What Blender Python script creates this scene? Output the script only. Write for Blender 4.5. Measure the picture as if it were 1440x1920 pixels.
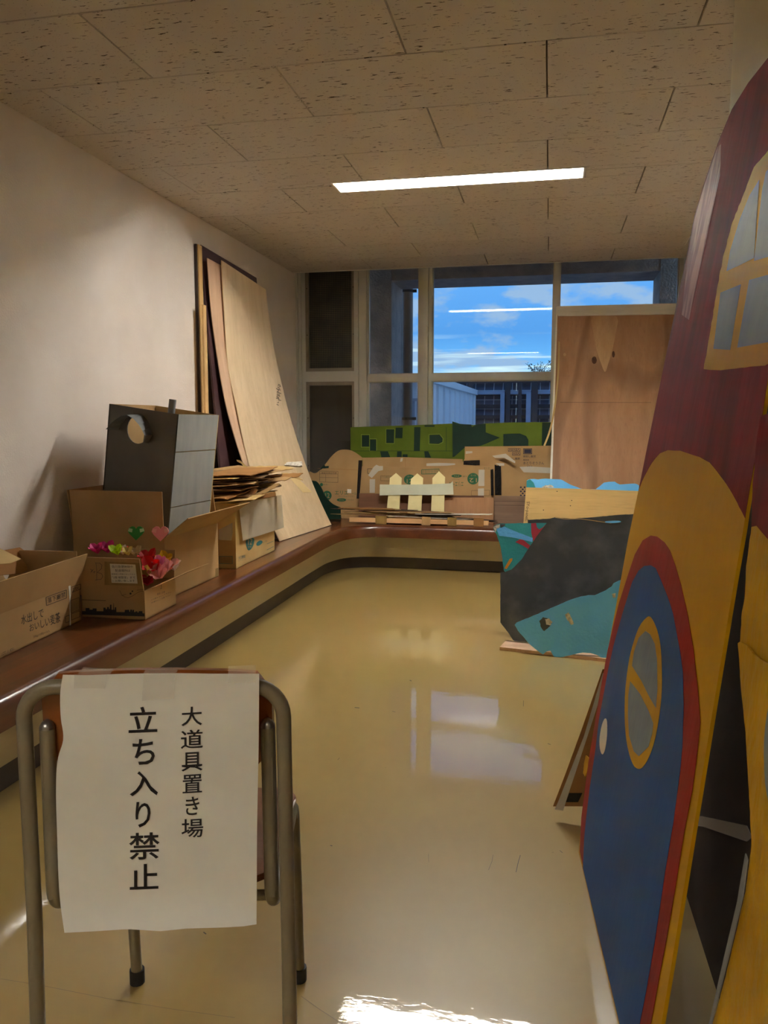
import bpy, bmesh, math, random
from mathutils import Vector, Matrix
random.seed(7)
SC = bpy.context.scene
COL = SC.collection
for o in list(bpy.data.objects): bpy.data.objects.remove(o)

# ------------------------------------------------------------------ camera
HC = 1.10
F = 1483.53
YAW, PITCH, ROLL = 0.205441663, 0.112167994, 0.00041
cy, sy, cp, sp = math.cos(YAW), math.sin(YAW), math.cos(PITCH), math.sin(PITCH)
FW = Vector((-sy*cp, cy*cp, -sp)); R0 = Vector((cy, sy, 0)); U0 = R0.cross(FW)
RT = R0*math.cos(ROLL) + U0*math.sin(ROLL); UP = U0*math.cos(ROLL) - R0*math.sin(ROLL)
EYE = Vector((0, 0, HC))
cam = bpy.data.cameras.new('camera'); camo = bpy.data.objects.new('camera', cam); COL.objects.link(camo)
cam.sensor_fit = 'HORIZONTAL'; cam.sensor_width = 36; cam.lens = F*36/1440
cam.clip_start = 0.02; cam.clip_end = 300
m = Matrix((RT, UP, -FW)).transposed().to_4x4(); m.translation = EYE
camo.matrix_world = m
SC.camera = camo

# ------------------------------------------------------------------ colour management, world
SC.view_settings.view_transform = 'Standard'
SC.view_settings.look = 'None'
SC.view_settings.gamma = 1
SC.view_settings.use_curve_mapping = False
SC.view_settings.exposure = 0.0
SC.cycles.max_bounces = 10
SC.cycles.diffuse_bounces = 6
SC.cycles.caustics_reflective = False
SC.cycles.caustics_refractive = False
SC.cycles.sample_clamp_indirect = 60

TUBE_W = 270.0      # ceiling fixture
REAR_FILL_W = 150.0       # added unseen fill fixture, supplies the light from behind the camera
SKY_STRENGTH = 1.45

def lin(c):
    return tuple((v/255/12.92 if v/255 <= .04045 else ((v/255+.055)/1.055)**2.4) for v in c) + (1,)

W = bpy.data.worlds.new('evening_sky'); SC.world = W; W.use_nodes = True
nt = W.node_tree; N = nt.nodes; L = nt.links; N.clear()
wo = N.new('ShaderNodeOutputWorld'); bg = N.new('ShaderNodeBackground'); bg.inputs[1].default_value = SKY_STRENGTH
tc = N.new('ShaderNodeTexCoord'); sx = N.new('ShaderNodeSeparateXYZ'); L.new(tc.outputs['Generated'], sx.inputs[0])
ramp = N.new('ShaderNodeValToRGB'); L.new(sx.outputs['Z'], ramp.inputs[0])
cr = ramp.color_ramp
cr.elements[0].position = 0.0; cr.elements[0].color = lin((150, 200, 235))
cr.elements[1].position = 1.0; cr.elements[1].color = lin((55, 95, 170))
for p, c in ((.045, (132, 196, 238)), (.075, (100, 172, 232)), (.11, (80, 146, 214)), (.17, (92, 158, 226)), (.30, (78, 136, 208))):
    e = cr.elements.new(p); e.color = lin(c)
mp = N.new('ShaderNodeMapping'); mp.inputs['Scale'].default_value = (6, 6, 13); L.new(tc.outputs['Generated'], mp.inputs[0])
n1 = N.new('ShaderNodeTexNoise'); n1.inputs['Scale'].default_value = 1.7; n1.inputs['Detail'].default_value = 8; n1.inputs['Roughness'].default_value = .55
L.new(mp.outputs[0], n1.inputs[0])
r1 = N.new('ShaderNodeValToRGB'); r1.color_ramp.elements[0].position = .47; r1.color_ramp.elements[1].position = .55; L.new(n1.outputs[0], r1.inputs[0])
m1 = N.new('ShaderNodeMix'); m1.data_type = 'RGBA'; L.new(r1.outputs[0], m1.inputs[0]); L.new(ramp.outputs[0], m1.inputs[6]); m1.inputs[7].default_value = lin((138, 170, 206))
mp2 = N.new('ShaderNodeMapping'); mp2.inputs['Scale'].default_value = (3, 3, 60); L.new(tc.outputs['Generated'], mp2.inputs[0])
n2 = N.new('ShaderNodeTexNoise'); n2.inputs['Scale'].default_value = 1.6; n2.inputs['Detail'].default_value = 5; L.new(mp2.outputs[0], n2.inputs[0])
r2 = N.new('ShaderNodeValToRGB'); r2.color_ramp.elements[0].position = .52; r2.color_ramp.elements[1].position = .66; L.new(n2.outputs[0], r2.inputs[0])
r3 = N.new('ShaderNodeValToRGB'); L.new(sx.outputs['Z'], r3.inputs[0])
r3.color_ramp.elements[0].position = .085; r3.color_ramp.elements[0].color = (1, 1, 1, 1); r3.color_ramp.elements[1].position = .11; r3.color_ramp.elements[1].color = (0, 0, 0, 1)
mm = N.new('ShaderNodeMath'); mm.operation = 'MULTIPLY'; L.new(r2.outputs[0], mm.inputs[0]); L.new(r3.outputs[0], mm.inputs[1])
m2 = N.new('ShaderNodeMix'); m2.data_type = 'RGBA'; L.new(mm.outputs[0], m2.inputs[0]); L.new(m1.outputs[2], m2.inputs[6]); m2.inputs[7].default_value = lin((205, 232, 238))
L.new(m2.outputs[2], bg.inputs[0]); L.new(bg.outputs[0], wo.inputs[0])

# ------------------------------------------------------------------ rays and planes
def ray(px, py): return FW + RT*((px-720)/F) - UP*((py-960)/F)
def onZ(px, py, z): d = ray(px, py); return EYE + d*((z-HC)/d.z)
def onY(px, py, y): d = ray(px, py); return EYE + d*(y/d.y)
def onX(px, py, x): d = ray(px, py); return EYE + d*(x/d.x)
class Pl:
    def __init__(s, a, b, c):
        s.o = Vector(a); s.n = (Vector(b)-s.o).cross(Vector(c)-s.o).normalized()
        if s.n.dot(EYE-s.o) < 0: s.n = -s.n
    def pt(s, px, py, k=0.0):
        d = ray(px, py); o = s.o + s.n*k
        return EYE + d*((o-EYE).dot(s.n)/d.dot(s.n))
def standing(y, z0=0.35, lean=0.0, yaw=0.0):
    # upright plane through (0,y,z0), leaning back by `lean` (m per m)
    return Pl((0, y, z0), (1, y+yaw, z0), (0, y+lean, z0+1))

# ------------------------------------------------------------------ object helpers
def meta(o, label=None, cat=None, group=None, kind=None):
    if label: o['label'] = label
    if cat: o['category'] = cat
    if group: o['group'] = group
    if kind: o['kind'] = kind
    return o
def thing(name, loc, label, cat, group=None, kind=None):
    o = bpy.data.objects.new(name, None); o.empty_display_size = .05; COL.objects.link(o); o.location = Vector(loc)
    o['_l'] = list(loc)
    return meta(o, label, cat, group, kind)
def wloc(o):
    v = Vector((0, 0, 0))
    while o is not None: v += o.location; o = o.parent
    return v
def build(name, bm, mat, parent=None, label=None, cat=None, group=None, kind=None, smooth=False, recalc=True):
    if recalc: bmesh.ops.recalc_face_normals(bm, faces=bm.faces)
    if parent is not None: org = wloc(parent)
    else:
        vs = [v.co for v in bm.verts]
        org = Vector(((min(v.x for v in vs)+max(v.x for v in vs))/2, (min(v.y for v in vs)+max(v.y for v in vs))/2, min(v.z for v in vs)))
    for v in bm.verts: v.co -= org
    me = bpy.data.meshes.new(name); bm.to_mesh(me); bm.free()
    if smooth:
        for p in me.polygons: p.use_smooth = True
        me.set_sharp_from_angle(angle=math.radians(40))
    for mt in (mat if isinstance(mat, (list, tuple)) else [mat]): me.materials.append(mt)
    o = bpy.data.objects.new(name, me); COL.objects.link(o)
    if parent is not None: o.parent = parent
    else: o.location = org
    return meta(o, label, cat, group, kind)
def box(bm, a, b):
    x0, y0, z0 = a; x1, y1, z1 = b
    vs = [bm.verts.new(p) for p in ((x0,y0,z0),(x1,y0,z0),(x1,y1,z0),(x0,y1,z0),(x0,y0,z1),(x1,y0,z1),(x1,y1,z1),(x0,y1,z1))]
    for f in ((0,1,2,3),(4,5,6,7),(0,1,5,4),(1,2,6,5),(2,3,7,6),(3,0,4,7)): bm.faces.new([vs[i] for i in f])
def hexa(bm, b4, t4):
    vs = [bm.verts.new(p) for p in list(b4)+list(t4)]
    for f in ((0,1,2,3),(4,5,6,7),(0,1,5,4),(1,2,6,5),(2,3,7,6),(3,0,4,7)): bm.faces.new([vs[i] for i in f])
def prism(bm, pts, off):
    a = [bm.verts.new(p) for p in pts]; b = [bm.verts.new(Vector(p)+off) for p in pts]
    n = len(pts)
    bm.faces.new(a); bm.faces.new(b[::-1])
    for i in range(n): bm.faces.new((a[i], a[(i+1) % n], b[(i+1) % n], b[i]))
def plate_hole(bm, outer, inner, off):
    from mathutils.geometry import tessellate_polygon
    tris = tessellate_polygon([outer, inner]); A = list(outer)+list(inner)
    a = [bm.verts.new(p) for p in A]; b = [bm.verts.new(p+off) for p in A]
    for t in tris: bm.faces.new([a[i] for i in t]); bm.faces.new([b[i] for i in t][::-1])
    n = len(outer); m = len(inner)
    for i in range(n): bm.faces.new((a[i], a[(i+1) % n], b[(i+1) % n], b[i]))
    for i in range(m): bm.faces.new((a[n+i], a[n+(i+1) % m], b[n+(i+1) % m], b[n+i]))
def jag(pts, amp, step=None, seed=0, skip=()):
    rnd = random.Random(seed); out = []
    n = len(pts)
    for i in range(n):
        p, q = Vector(pts[i]), Vector(pts[(i+1) % n]); out.append(p)
        if i in skip: continue
        d = (q-p); k = int(d.length/(step or amp*4))
        nn = Vector((-d.y, d.x)).normalized() if d.length > 0 else Vector((0, 0))
        for j in range(1, k): out.append(p + d*(j/k) + nn*rnd.uniform(-amp, amp))
    return out
def smoothp(pts, k=4, closed=True):
    out = []; n = len(pts); P = [Vector(p) for p in pts]
    rng = range(n) if closed else range(n-1)
    for i in rng:
        if closed: p0, p1, p2, p3 = P[i-1], P[i], P[(i+1) % n], P[(i+2) % n]
        else: p0, p1, p2, p3 = P[max(i-1, 0)], P[i], P[i+1], P[min(i+2, n-1)]
        for j in range(k):
            t = j/k
            out.append(.5*((2*p1)+(p2-p0)*t+(2*p0-5*p1+4*p2-p3)*t*t+(3*p1-p0-3*p2+p3)*t**3))
    if not closed: out.append(P[-1])
    return out
def slab(name, pl, pts, th, mat, parent=None, k=0.0, **kw):
    bm = bmesh.new(); prism(bm, [pl.pt(p[0], p[1], k) for p in pts], -pl.n*th)
    return build(name, bm, mat, parent, **kw)
def paint(name, pl, pts, mat, parent, lvl=1, **kw):
    return slab(name, pl, pts, 0.0004, mat, parent, k=0.0006*lvl, **kw)
def sweep(bm, pts, r, n=12, cap=True, closed=False):
    P = [Vector(p) for p in pts]; rings = []
    for i, p in enumerate(P):
        if i == 0: t = P[1]-p
        elif i == len(P)-1: t = p-P[i-1]
        else: t = (P[i+1]-p).normalized()+(p-P[i-1]).normalized()
        t.normalize()
        if i == 0:
            a = t.cross(Vector((0, 0, 1)) if abs(t.z) < .9 else Vector((1, 0, 0))).normalized()
        else: a = (a - t*a.dot(t)).normalized()
        b = t.cross(a); rr = r[i] if isinstance(r, (list, tuple)) else r
        rings.append([bm.verts.new(p + (a*math.cos(2*math.pi*j/n)+b*math.sin(2*math.pi*j/n))*rr) for j in range(n)])
    for i in range(len(rings)-1):
        for j in range(n): bm.faces.new((rings[i][j], rings[i][(j+1) % n], rings[i+1][(j+1) % n], rings[i+1][j]))
    if cap: bm.faces.new(rings[0][::-1]); bm.faces.new(rings[-1])
def fillet(pts, rads, k=6):
    P = [Vector(p) for p in pts]; out = [P[0]]
    for i in range(1, len(P)-1):
        a, b, c = P[i-1], P[i], P[i+1]; r = rads[i-1]
        u = (a-b).normalized(); v = (c-b).normalized(); ang = u.angle(v)
        d = r/math.tan(ang/2); s = b+u*d; e = b+v*d
        ctr = b + (u+v).normalized()*(r/math.sin(ang/2))
        vs, ve = s-ctr, e-ctr; th = vs.angle(ve); ax = vs.cross(ve).normalized()
        for j in range(k+1): out.append(ctr + Matrix.Rotation(th*j/k, 3, ax) @ vs)
    out.append(P[-1]); return out

# ------------------------------------------------------------------ text
def glyphs(s, bold=0.0):
    c = bpy.data.curves.new('glyphs', 'FONT'); c.body = s; c.resolution_u = 3; c.offset = bold
    o = bpy.data.objects.new('glyphs', c); COL.objects.link(o)
    dg = bpy.context.evaluated_depsgraph_get(); dg.update()
    me = bpy.data.meshes.new_from_object(o.evaluated_get(dg))
    vs = [v.co.copy() for v in me.vertices]; fs = [tuple(p.vertices) for p in me.polygons]
    bpy.data.objects.remove(o); bpy.data.curves.remove(c); bpy.data.meshes.remove(me)
    return vs, fs
def text(items, pt, mat, parent, name='printed_text', tight=True, bold=0.0, **kw):
    """items: (string, TL, TR, BR, BL) in photo pixels; pt(px,py)->world point slightly proud of the surface"""
    for s, tl, tr, br, bl in items:
        bm = bmesh.new()
        vs, fs = glyphs(s, bold)
        if not vs: continue
        x0, x1 = min(v.x for v in vs), max(v.x for v in vs); y0, y1 = min(v.y for v in vs), max(v.y for v in vs)
        w = max(x1-x0, 1e-6); h = max(y1-y0, 1e-6)
        tl, tr, br, bl = map(Vector, (tl, tr, br, bl)); nv = []
        for v in vs:
            u, t = (v.x-x0)/w, (v.y-y0)/h
            q = (bl*(1-u)+br*u)*(1-t) + (tl*(1-u)+tr*u)*t
            nv.append(bm.verts.new(pt(q.x, q.y)))
        for f in fs:
            try: bm.faces.new([nv[i] for i in f])
            except ValueError: pass
        build(name, bm, mat, parent, recalc=False, **kw)

# ------------------------------------------------------------------ materials
def newmat(name):
    mt = bpy.data.materials.new(name); mt.use_nodes = True
    nt = mt.node_tree; b = nt.nodes['Principled BSDF']; return mt, nt, nt.nodes, nt.links, b
def coords(N, L, scale, rot=(0, 0, 0)):
    t = N.new('ShaderNodeTexCoord'); mp = N.new('ShaderNodeMapping'); mp.inputs['Scale'].default_value = scale; mp.inputs['Rotation'].default_value = rot
    L.new(t.outputs['Object'], mp.inputs[0]); return mp.outputs[0]
def mixc(N, L, fac, a, b):
    m = N.new('ShaderNodeMix'); m.data_type = 'RGBA'
    if hasattr(fac, 'links'): L.new(fac, m.inputs[0])
    else: m.inputs[0].default_value = fac
    for i, c in ((6, a), (7, b)):
        if hasattr(c, 'links'): L.new(c, m.inputs[i])
        else: m.inputs[i].default_value = c
    return m.outputs[2]
def rampf(N, L, src, lo, hi, inv=False):
    r = N.new('ShaderNodeMapRange'); L.new(src, r.inputs[0]); r.inputs[1].default_value = lo; r.inputs[2].default_value = hi
    if inv: r.inputs[3].default_value = 1; r.inputs[4].default_value = 0
    return r.outputs[0]
def noise(N, L, vec, s=1, d=4, r=.5):
    n = N.new('ShaderNodeTexNoise'); n.inputs['Scale'].default_value = s; n.inputs['Detail'].default_value = d; n.inputs['Roughness'].default_value = r
    L.new(vec, n.inputs[0]); return n.outputs[0]
def bump(N, L, b, h, st, dist=.01):
    bp = N.new('ShaderNodeBump'); bp.inputs['Strength'].default_value = st; bp.inputs['Distance'].default_value = dist
    L.new(h, bp.inputs['Height']); L.new(bp.outputs[0], b.inputs['Normal'])
def mat(name, c, rough=.6, c2=None, scale=(6, 6, 6), lo=.35, hi=.65, bmp=0, bs=None, bd=.004, metal=0, spec=.5, detail=5, trans=0, alpha=1, coat=0):
    mt, nt, N, L, b = newmat(name)
    b.inputs['Roughness'].default_value = rough; b.inputs['Metallic'].default_value = metal
    b.inputs['Specular IOR Level'].default_value = spec
    b.inputs['Coat Weight'].default_value = coat; b.inputs['Coat Roughness'].default_value = .08
    c = lin(c)
    c2 = lin(c2) if c2 else tuple(v*.86 for v in c[:3])+(1,)
    n = noise(N, L, coords(N, L, scale), 1, detail)
    L.new(mixc(N, L, rampf(N, L, n, lo, hi), c, c2), b.inputs['Base Color'])
    if bmp:
        n = noise(N, L, coords(N, L, bs or scale), 1, 4); bump(N, L, b, n, bmp, bd)
    if trans: b.inputs['Transmission Weight'].default_value = trans
    if alpha < 1: b.inputs['Alpha'].default_value = alpha
    return mt
def wood(name, c, c2, axis='z', f=1.0, rough=.55, wav=True, coat=0, dist=3.0, c3=None):
    mt, nt, N, L, b = newmat(name); b.inputs['Roughness'].default_value = rough
    b.inputs['Coat Weight'].default_value = coat; b.inputs['Coat Roughness'].default_value = .10
    s = {'x': (1.2, 14, 14), 'y': (14, 1.2, 14), 'z': (14, 14, 1.2)}[axis]; s = tuple(v*f for v in s)
    v = coords(N, L, s)
    n = noise(N, L, v, 1, 6, .6)
    fine = noise(N, L, coords(N, L, tuple(k*7 for k in s)), 1, 2)
    col = mixc(N, L, rampf(N, L, n, .32, .68), lin(c), lin(c2))
    if wav:
        s2 = {'x': (.25, 1.6, 1.6), 'y': (1.6, .25, 1.6), 'z': (1.6, 1.6, .25)}[axis]
        w = N.new('ShaderNodeTexNoise'); w.inputs['Scale'].default_value = 1.7*f; w.inputs['Detail'].default_value = 1; w.inputs['Distortion'].default_value = .4
        L.new(coords(N, L, s2), w.inputs[0])
        mu = N.new('ShaderNodeMath'); mu.operation = 'MULTIPLY'; mu.inputs[1].default_value = 26; L.new(w.outputs[0], mu.inputs[0])
        si = N.new('ShaderNodeMath'); si.operation = 'SINE'; L.new(mu.outputs[0], si.inputs[0])
        dk = lin(c3) if c3 else tuple(k*.72 for k in lin(c2)[:3])+(1,)
        f1 = rampf(N, L, si.outputs[0], .2, 1.0)
        mu2 = N.new('ShaderNodeMath'); mu2.operation = 'MULTIPLY'; mu2.inputs[1].default_value = .55; L.new(f1, mu2.inputs[0])
        col = mixc(N, L, mu2.outputs[0], col, dk)
    f2 = rampf(N, L, fine, .55, .75); m3 = N.new('ShaderNodeMath'); m3.operation = 'MULTIPLY'; m3.inputs[1].default_value = .25; L.new(f2, m3.inputs[0])
    col = mixc(N, L, m3.outputs[0], col, tuple(k*.55 for k in lin(c2)[:3])+(1,))
    L.new(col, b.inputs['Base Color']); return mt

M = {}
M['tile'], nt, N, L, b = newmat('rock_wool_tile')
b.inputs['Roughness'].default_value = .95; b.inputs['Specular IOR Level'].default_value = .1
t = N.new('ShaderNodeNewGeometry'); mpp = N.new('ShaderNodeMapping'); mpp.inputs['Scale'].default_value = (26, 130, 1); L.new(t.outputs['Position'], mpp.inputs[0])
wn = noise(N, L, mpp.outputs[0], 1, 2, .6)
mpq = N.new('ShaderNodeMapping'); mpq.inputs['Scale'].default_value = (70, 95, 1); L.new(t.outputs['Position'], mpq.inputs[0])
vn = N.new('ShaderNodeTexVoronoi'); vn.inputs['Scale'].default_value = 1; L.new(mpq.outputs[0], vn.inputs[0])
mpr = N.new('ShaderNodeMapping'); mpr.inputs['Scale'].default_value = (12, 12, 1); L.new(t.outputs['Position'], mpr.inputs[0])
big = noise(N, L, mpr.outputs[0], 1, 2)
ad = N.new('ShaderNodeMath'); ad.operation = 'MULTIPLY_ADD'; L.new(big, ad.inputs[0]); ad.inputs[1].default_value = .16; L.new(wn, ad.inputs[2])
fis = rampf(N, L, ad.outputs[0], .735, .75)
dot = rampf(N, L, vn.outputs['Distance'], .07, .12, inv=True)
mx = N.new('ShaderNodeMath'); mx.operation = 'MAXIMUM'; L.new(fis, mx.inputs[0]); L.new(dot, mx.inputs[1])
L.new(mixc(N, L, mx.outputs[0], lin((198, 191, 184)), lin((72, 62, 54))), b.inputs['Base Color'])
inv = N.new('ShaderNodeMath'); inv.operation = 'SUBTRACT'; inv.inputs[0].default_value = 1; L.new(mx.outputs[0], inv.inputs[1]); bump(N, L, b, inv.outputs[0], .5, .003)

M['backing'] = mat('dark_joint_backing', (90, 78, 64), .9)
M['wall'] = mat('textured_wallpaper', (222, 212, 202), .72, (214, 203, 192), (3, 3, 3), bmp=.55, bs=(130, 130, 130), bd=.003, spec=.3)
M['wall_gloss'] = mat('gloss_painted_wall', (196, 184, 160), .38, (188, 176, 150), (3, 3, 3), bmp=.6, bs=(85, 85, 85), bd=.004)
M['white_paint'] = mat('white_paint', (225, 220, 208), .6)
M['alu'] = mat('beige_aluminium', (198, 197, 190), .42, (190, 189, 181), (2, 2, 2), spec=.5)
M['alu_bare'] = mat('bare_aluminium', (150, 142, 128), .32, (138, 130, 116), (8, 8, 2), metal=.6)
M['stucco'] = mat('exterior_stucco', (200, 182, 172), .9, (176, 160, 152), (9, 9, 9), bmp=1.0, bs=(60, 60, 60), bd=.012)
M['pipe'] = mat('drain_pipe_paint', (140, 124, 116), .5)
M['fixture'] = mat('white_fixture_enamel', (240, 240, 232), .4)

# floor
M['floor'], nt, N, L, b = newmat('waxed_vinyl_floor')
b.inputs['Coat Weight'].default_value = .9; b.inputs['Coat Roughness'].default_value = .035
n = noise(N, L, coords(N, L, (1.6, 1.6, 1)), 1, 5)
sp_ = noise(N, L, coords(N, L, (23, 23, 1)), 1, 3, .7)
col = mixc(N, L, rampf(N, L, n, .35, .65), lin((168, 142, 84)), lin((168, 142, 84)))
sc = rampf(N, L, sp_, .735, .76); mu = N.new('ShaderNodeMath'); mu.operation = 'MULTIPLY'; mu.inputs[1].default_value = .5; L.new(sc, mu.inputs[0])
col = mixc(N, L, mu.outputs[0], col, lin((110, 92, 62)))
L.new(col, b.inputs['Base Color'])
b.inputs['Roughness'].default_value = .35; b.inputs['Specular IOR Level'].default_value = .3; b.inputs['Coat IOR'].default_value = 1.72
bp2 = N.new('ShaderNodeBump'); bp2.inputs['Strength'].default_value = .10; bp2.inputs['Distance'].default_value = .0022
L.new(noise(N, L, coords(N, L, (16, 34, 1)), 1, 3), bp2.inputs['Height']); L.new(bp2.outputs[0], b.inputs['Coat Normal'])

# glass
def glassmat(name, tint, f=1.5):
    mt = bpy.data.materials.new(name); mt.use_nodes = True; nt = mt.node_tree; N = nt.nodes; L = nt.links; N.clear()
    o = N.new('ShaderNodeOutputMaterial'); mx = N.new('ShaderNodeMixShader'); tr = N.new('ShaderNodeBsdfTransparent'); gl = N.new('ShaderNodeBsdfGlossy')
    fr = N.new('ShaderNodeFresnel'); fr.inputs[0].default_value = f; gl.inputs['Roughness'].default_value = .004; tr.inputs[0].default_value = tint
    L.new(fr.outputs[0], mx.inputs[0]); L.new(tr.outputs[0], mx.inputs[1]); L.new(gl.outputs[0], mx.inputs[2]); L.new(mx.outputs[0], o.inputs[0]); return mt
M['glass'] = glassmat('window_glass', (.95, .97, .97, 1))

def tapemat(name, c, a, rough=.25):
    return mat(name, c, rough, c, (30, 30, 30), alpha=a, bmp=.4, bs=(40, 40, 40), bd=.003)
M['tape'] = tapemat('clear_packing_tape', (244, 240, 230), .34)
M['tape_thin'] = tapemat('thin_clear_tape', (250, 247, 240), .26)
M['tape_w'] = tapemat('frosted_tape', (214, 206, 190), .75)
M['tape_k'] = mat('black_tape', (12, 12, 14), .22, (22, 22, 26), (60, 20, 20), bmp=.6, bs=(60, 10, 60), bd=.004)
M['tape_br'] = mat('brown_packing_tape', (146, 118, 66), .3, (128, 100, 54), (30, 30, 5))

def emis(name, c, s):
    mt = bpy.data.materials.new(name); mt.use_nodes = True; b = mt.node_tree.nodes['Principled BSDF']
    b.inputs['Base Color'].default_value = (.8, .8, .8, 1); b.inputs['Emission Color'].default_value = c; b.inputs['Emission Strength'].default_value = s; return mt
M['tube'] = emis('fluorescent_tube_glow', (1, .975, .945, 1), TUBE_W)
M['rear_fill'] = emis('rear_fill_tube_glow', (1, .97, .935, 1), REAR_FILL_W)

M['card'] = mat('kraft_cardboard', (172, 138, 94), .82, (160, 127, 84), (5, 5, 5), bmp=.15, bs=(200, 4, 4), bd=.001, spec=.25)
M['card_d'] = mat('dark_kraft_cardboard', (150, 108, 62), .85, (138, 98, 55), (5, 5, 5), spec=.2)
M['card_l'] = mat('pale_kraft_cardboard', (196, 166, 112), .8, (186, 154, 100), (6, 6, 6), spec=.25)
M['card_in'] = mat('torn_cardboard_flutes', (140, 106, 68), .9, (96, 70, 44), (40, 40, 160), bmp=.5, bs=(200, 200, 40), bd=.003)
M['ink'] = mat('printed_ink', (40, 34, 30), .7)
M['inkblack'] = mat('black_toner', (22, 18, 20), .6)
M['inkgreen'] = mat('green_print', (36, 96, 62), .75)
M['inkteal'] = mat('teal_print', (32, 108, 110), .75)
M['inkblue'] = mat('navy_print', (34, 34, 62), .75)
M['paper'] = mat('white_copy_paper', (226, 224, 214), .75, (221, 219, 208), (5, 5, 5), bmp=.25, bs=(9, 9, 7), bd=.006, spec=.3)
M['label'] = mat('white_label', (222, 218, 204), .6)
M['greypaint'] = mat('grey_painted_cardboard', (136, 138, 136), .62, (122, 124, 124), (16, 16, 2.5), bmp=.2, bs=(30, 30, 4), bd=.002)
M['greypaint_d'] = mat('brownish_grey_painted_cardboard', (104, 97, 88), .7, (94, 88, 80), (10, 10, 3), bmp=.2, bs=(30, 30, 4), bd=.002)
M['ply'] = wood('pale_plywood', (222, 198, 162), (208, 182, 144), 'z', 1.3, .6, wav=False)
M['ply_pink'] = wood('pinkish_plywood', (214, 180, 150), (200, 162, 130), 'z', 1.3, .6)
M['ply_tan'] = wood('lauan_plywood', (178, 134, 96), (162, 116, 78), 'z', .9, .6, c3=(120, 80, 50))
M['ply_x'] = wood('pale_plywood_grain_sideways', (212, 178, 112), (200, 164, 100), 'x', .9, .6, wav=False)
M['ply_br'] = wood('brown_veneer', (124, 84, 58), (106, 70, 48), 'x', 1.0, .6)
M['ply_grey'] = wood('greyish_veneer', (138, 110, 88), (116, 90, 70), 'x', 1.4, .6)
M['maroon'] = mat('maroon_board', (74, 46, 48), .6, (66, 40, 42), (4, 4, 4))
M['batten'] = wood('pine_batten', (206, 168, 112), (190, 150, 96), 'z', 1.5, .6, wav=False)
M['batten_x'] = wood('pine_batten_long', (222, 180, 132), (206, 160, 108), 'x', 1.5, .6, wav=False)
M['batten_w'] = wood('whitewashed_batten', (244, 240, 230), (228, 222, 208), 'x', 1.2, .6, wav=False)
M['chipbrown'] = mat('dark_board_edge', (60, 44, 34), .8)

def brush(name, c, c2, rough=.5, sc=(18, 18, 2.2), lo=.4, hi=.62, bm_=.25):
    return mat(name, c, rough, c2, sc, lo, hi, spec=.25, bmp=bm_, bs=(60, 60, 9), bd=.0025, detail=7)
M['red_roof'] = brush('brushed_dark_red_paint', (122, 12, 20), (98, 8, 14), .7, lo=.42, hi=.66)
M['red_dry'] = brush('thin_dry_red_paint', (150, 74, 66), (112, 22, 28), .55, (40, 40, 3), .45, .55)
M['red'] = brush('door_red_paint', (150, 10, 14), (138, 8, 12), .5)
M['yellow'] = mat('mustard_yellow_paint', (202, 150, 0), .5, (194, 142, 0), (3, 3, 3), spec=.25, bmp=.3, bs=(30, 30, 22), bd=.003)
M['yellow_b'] = mat('uneven_yellow_paint', (208, 158, 0), .5, (184, 136, 0), (7, 7, 7), spec=.25, bmp=.6, bs=(40, 60, 26), bd=.006)
M['blue'] = mat('door_blue_paint', (26, 84, 150), .5, (22, 76, 138), (5, 5, 2), spec=.25, bmp=.2, bs=(50, 50, 12), bd=.002)
M['pane'] = mat('grey_blue_paint', (124, 142, 160), .5, (112, 130, 150), (12, 12, 4), bmp=.3, bs=(40, 40, 16), bd=.003)
M['knob'] = mat('cream_paint', (224, 212, 190), .6)
M['teal'] = mat('teal_paint_on_foam', (44, 156, 160), .6, (38, 144, 150), (8, 8, 8), bmp=.5, bs=(90, 90, 90), bd=.004)
M['sky'] = mat('sky_blue_paint_on_foam', (108, 198, 255), .6, (98, 188, 250), (6, 6, 6), bmp=.6, bs=(70, 70, 70), bd=.005)
M['crimson'] = mat('crimson_paint', (176, 44, 62), .6)
M['orange'] = mat('orange_paint', (236, 150, 22), .6)
M['foam'] = mat('bare_white_foam', (222, 216, 204), .8, (170, 160, 146), (60, 60, 60), bmp=.8, bs=(120, 120, 120), bd=.006)
M['slate'] = mat('scuffed_charcoal_paint', (60, 63, 66), .75, (92, 94, 94), (7, 7, 7), .45, .75, bmp=.3, bs=(60, 60, 60), bd=.003, detail=9)
M['moss'] = mat('olive_green_paint', (88, 106, 12), .65, (80, 98, 10), (6, 6, 6), spec=.3)
M['pine'] = mat('dark_green_paint', (12, 46, 32), .65, (10, 40, 28), (6, 6, 6), spec=.3)
M['lime_line'] = mat('pale_green_line', (150, 172, 70), .7)
M['cream_board'] = mat('cream_foam_board', (238, 226, 170), .65, (232, 218, 158), (9, 9, 9))
M['mint_board'] = mat('pale_mint_board', (202, 206, 184), .65, (194, 198, 176), (9, 9, 9))
M['steel'] = mat('olive_grey_enamel_tube', (128, 118, 95), .34, (118, 108, 86), (7, 7, 7), metal=0, spec=.6)
M['cap'] = mat('worn_metal_cap', (170, 166, 156), .3, metal=.9)
M['rubber'] = mat('black_rubber', (30, 28, 27), .6)
M['chairwood'] = wood('orange_lacquered_plywood', (168, 92, 34), (146, 74, 24), 'x', 1.0, .28, coat=.5)
M['seatwood'] = wood('brown_lacquered_plywood', (150, 96, 56), (128, 76, 40), 'x', 1.0, .3, coat=.4)
M['fascia'] = mat('cream_painted_fascia', (190, 180, 154), .5, (182, 172, 146), (2, 2, 2))
M['kick'] = mat('dark_vinyl_skirting', (66, 54, 46), .5)
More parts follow.
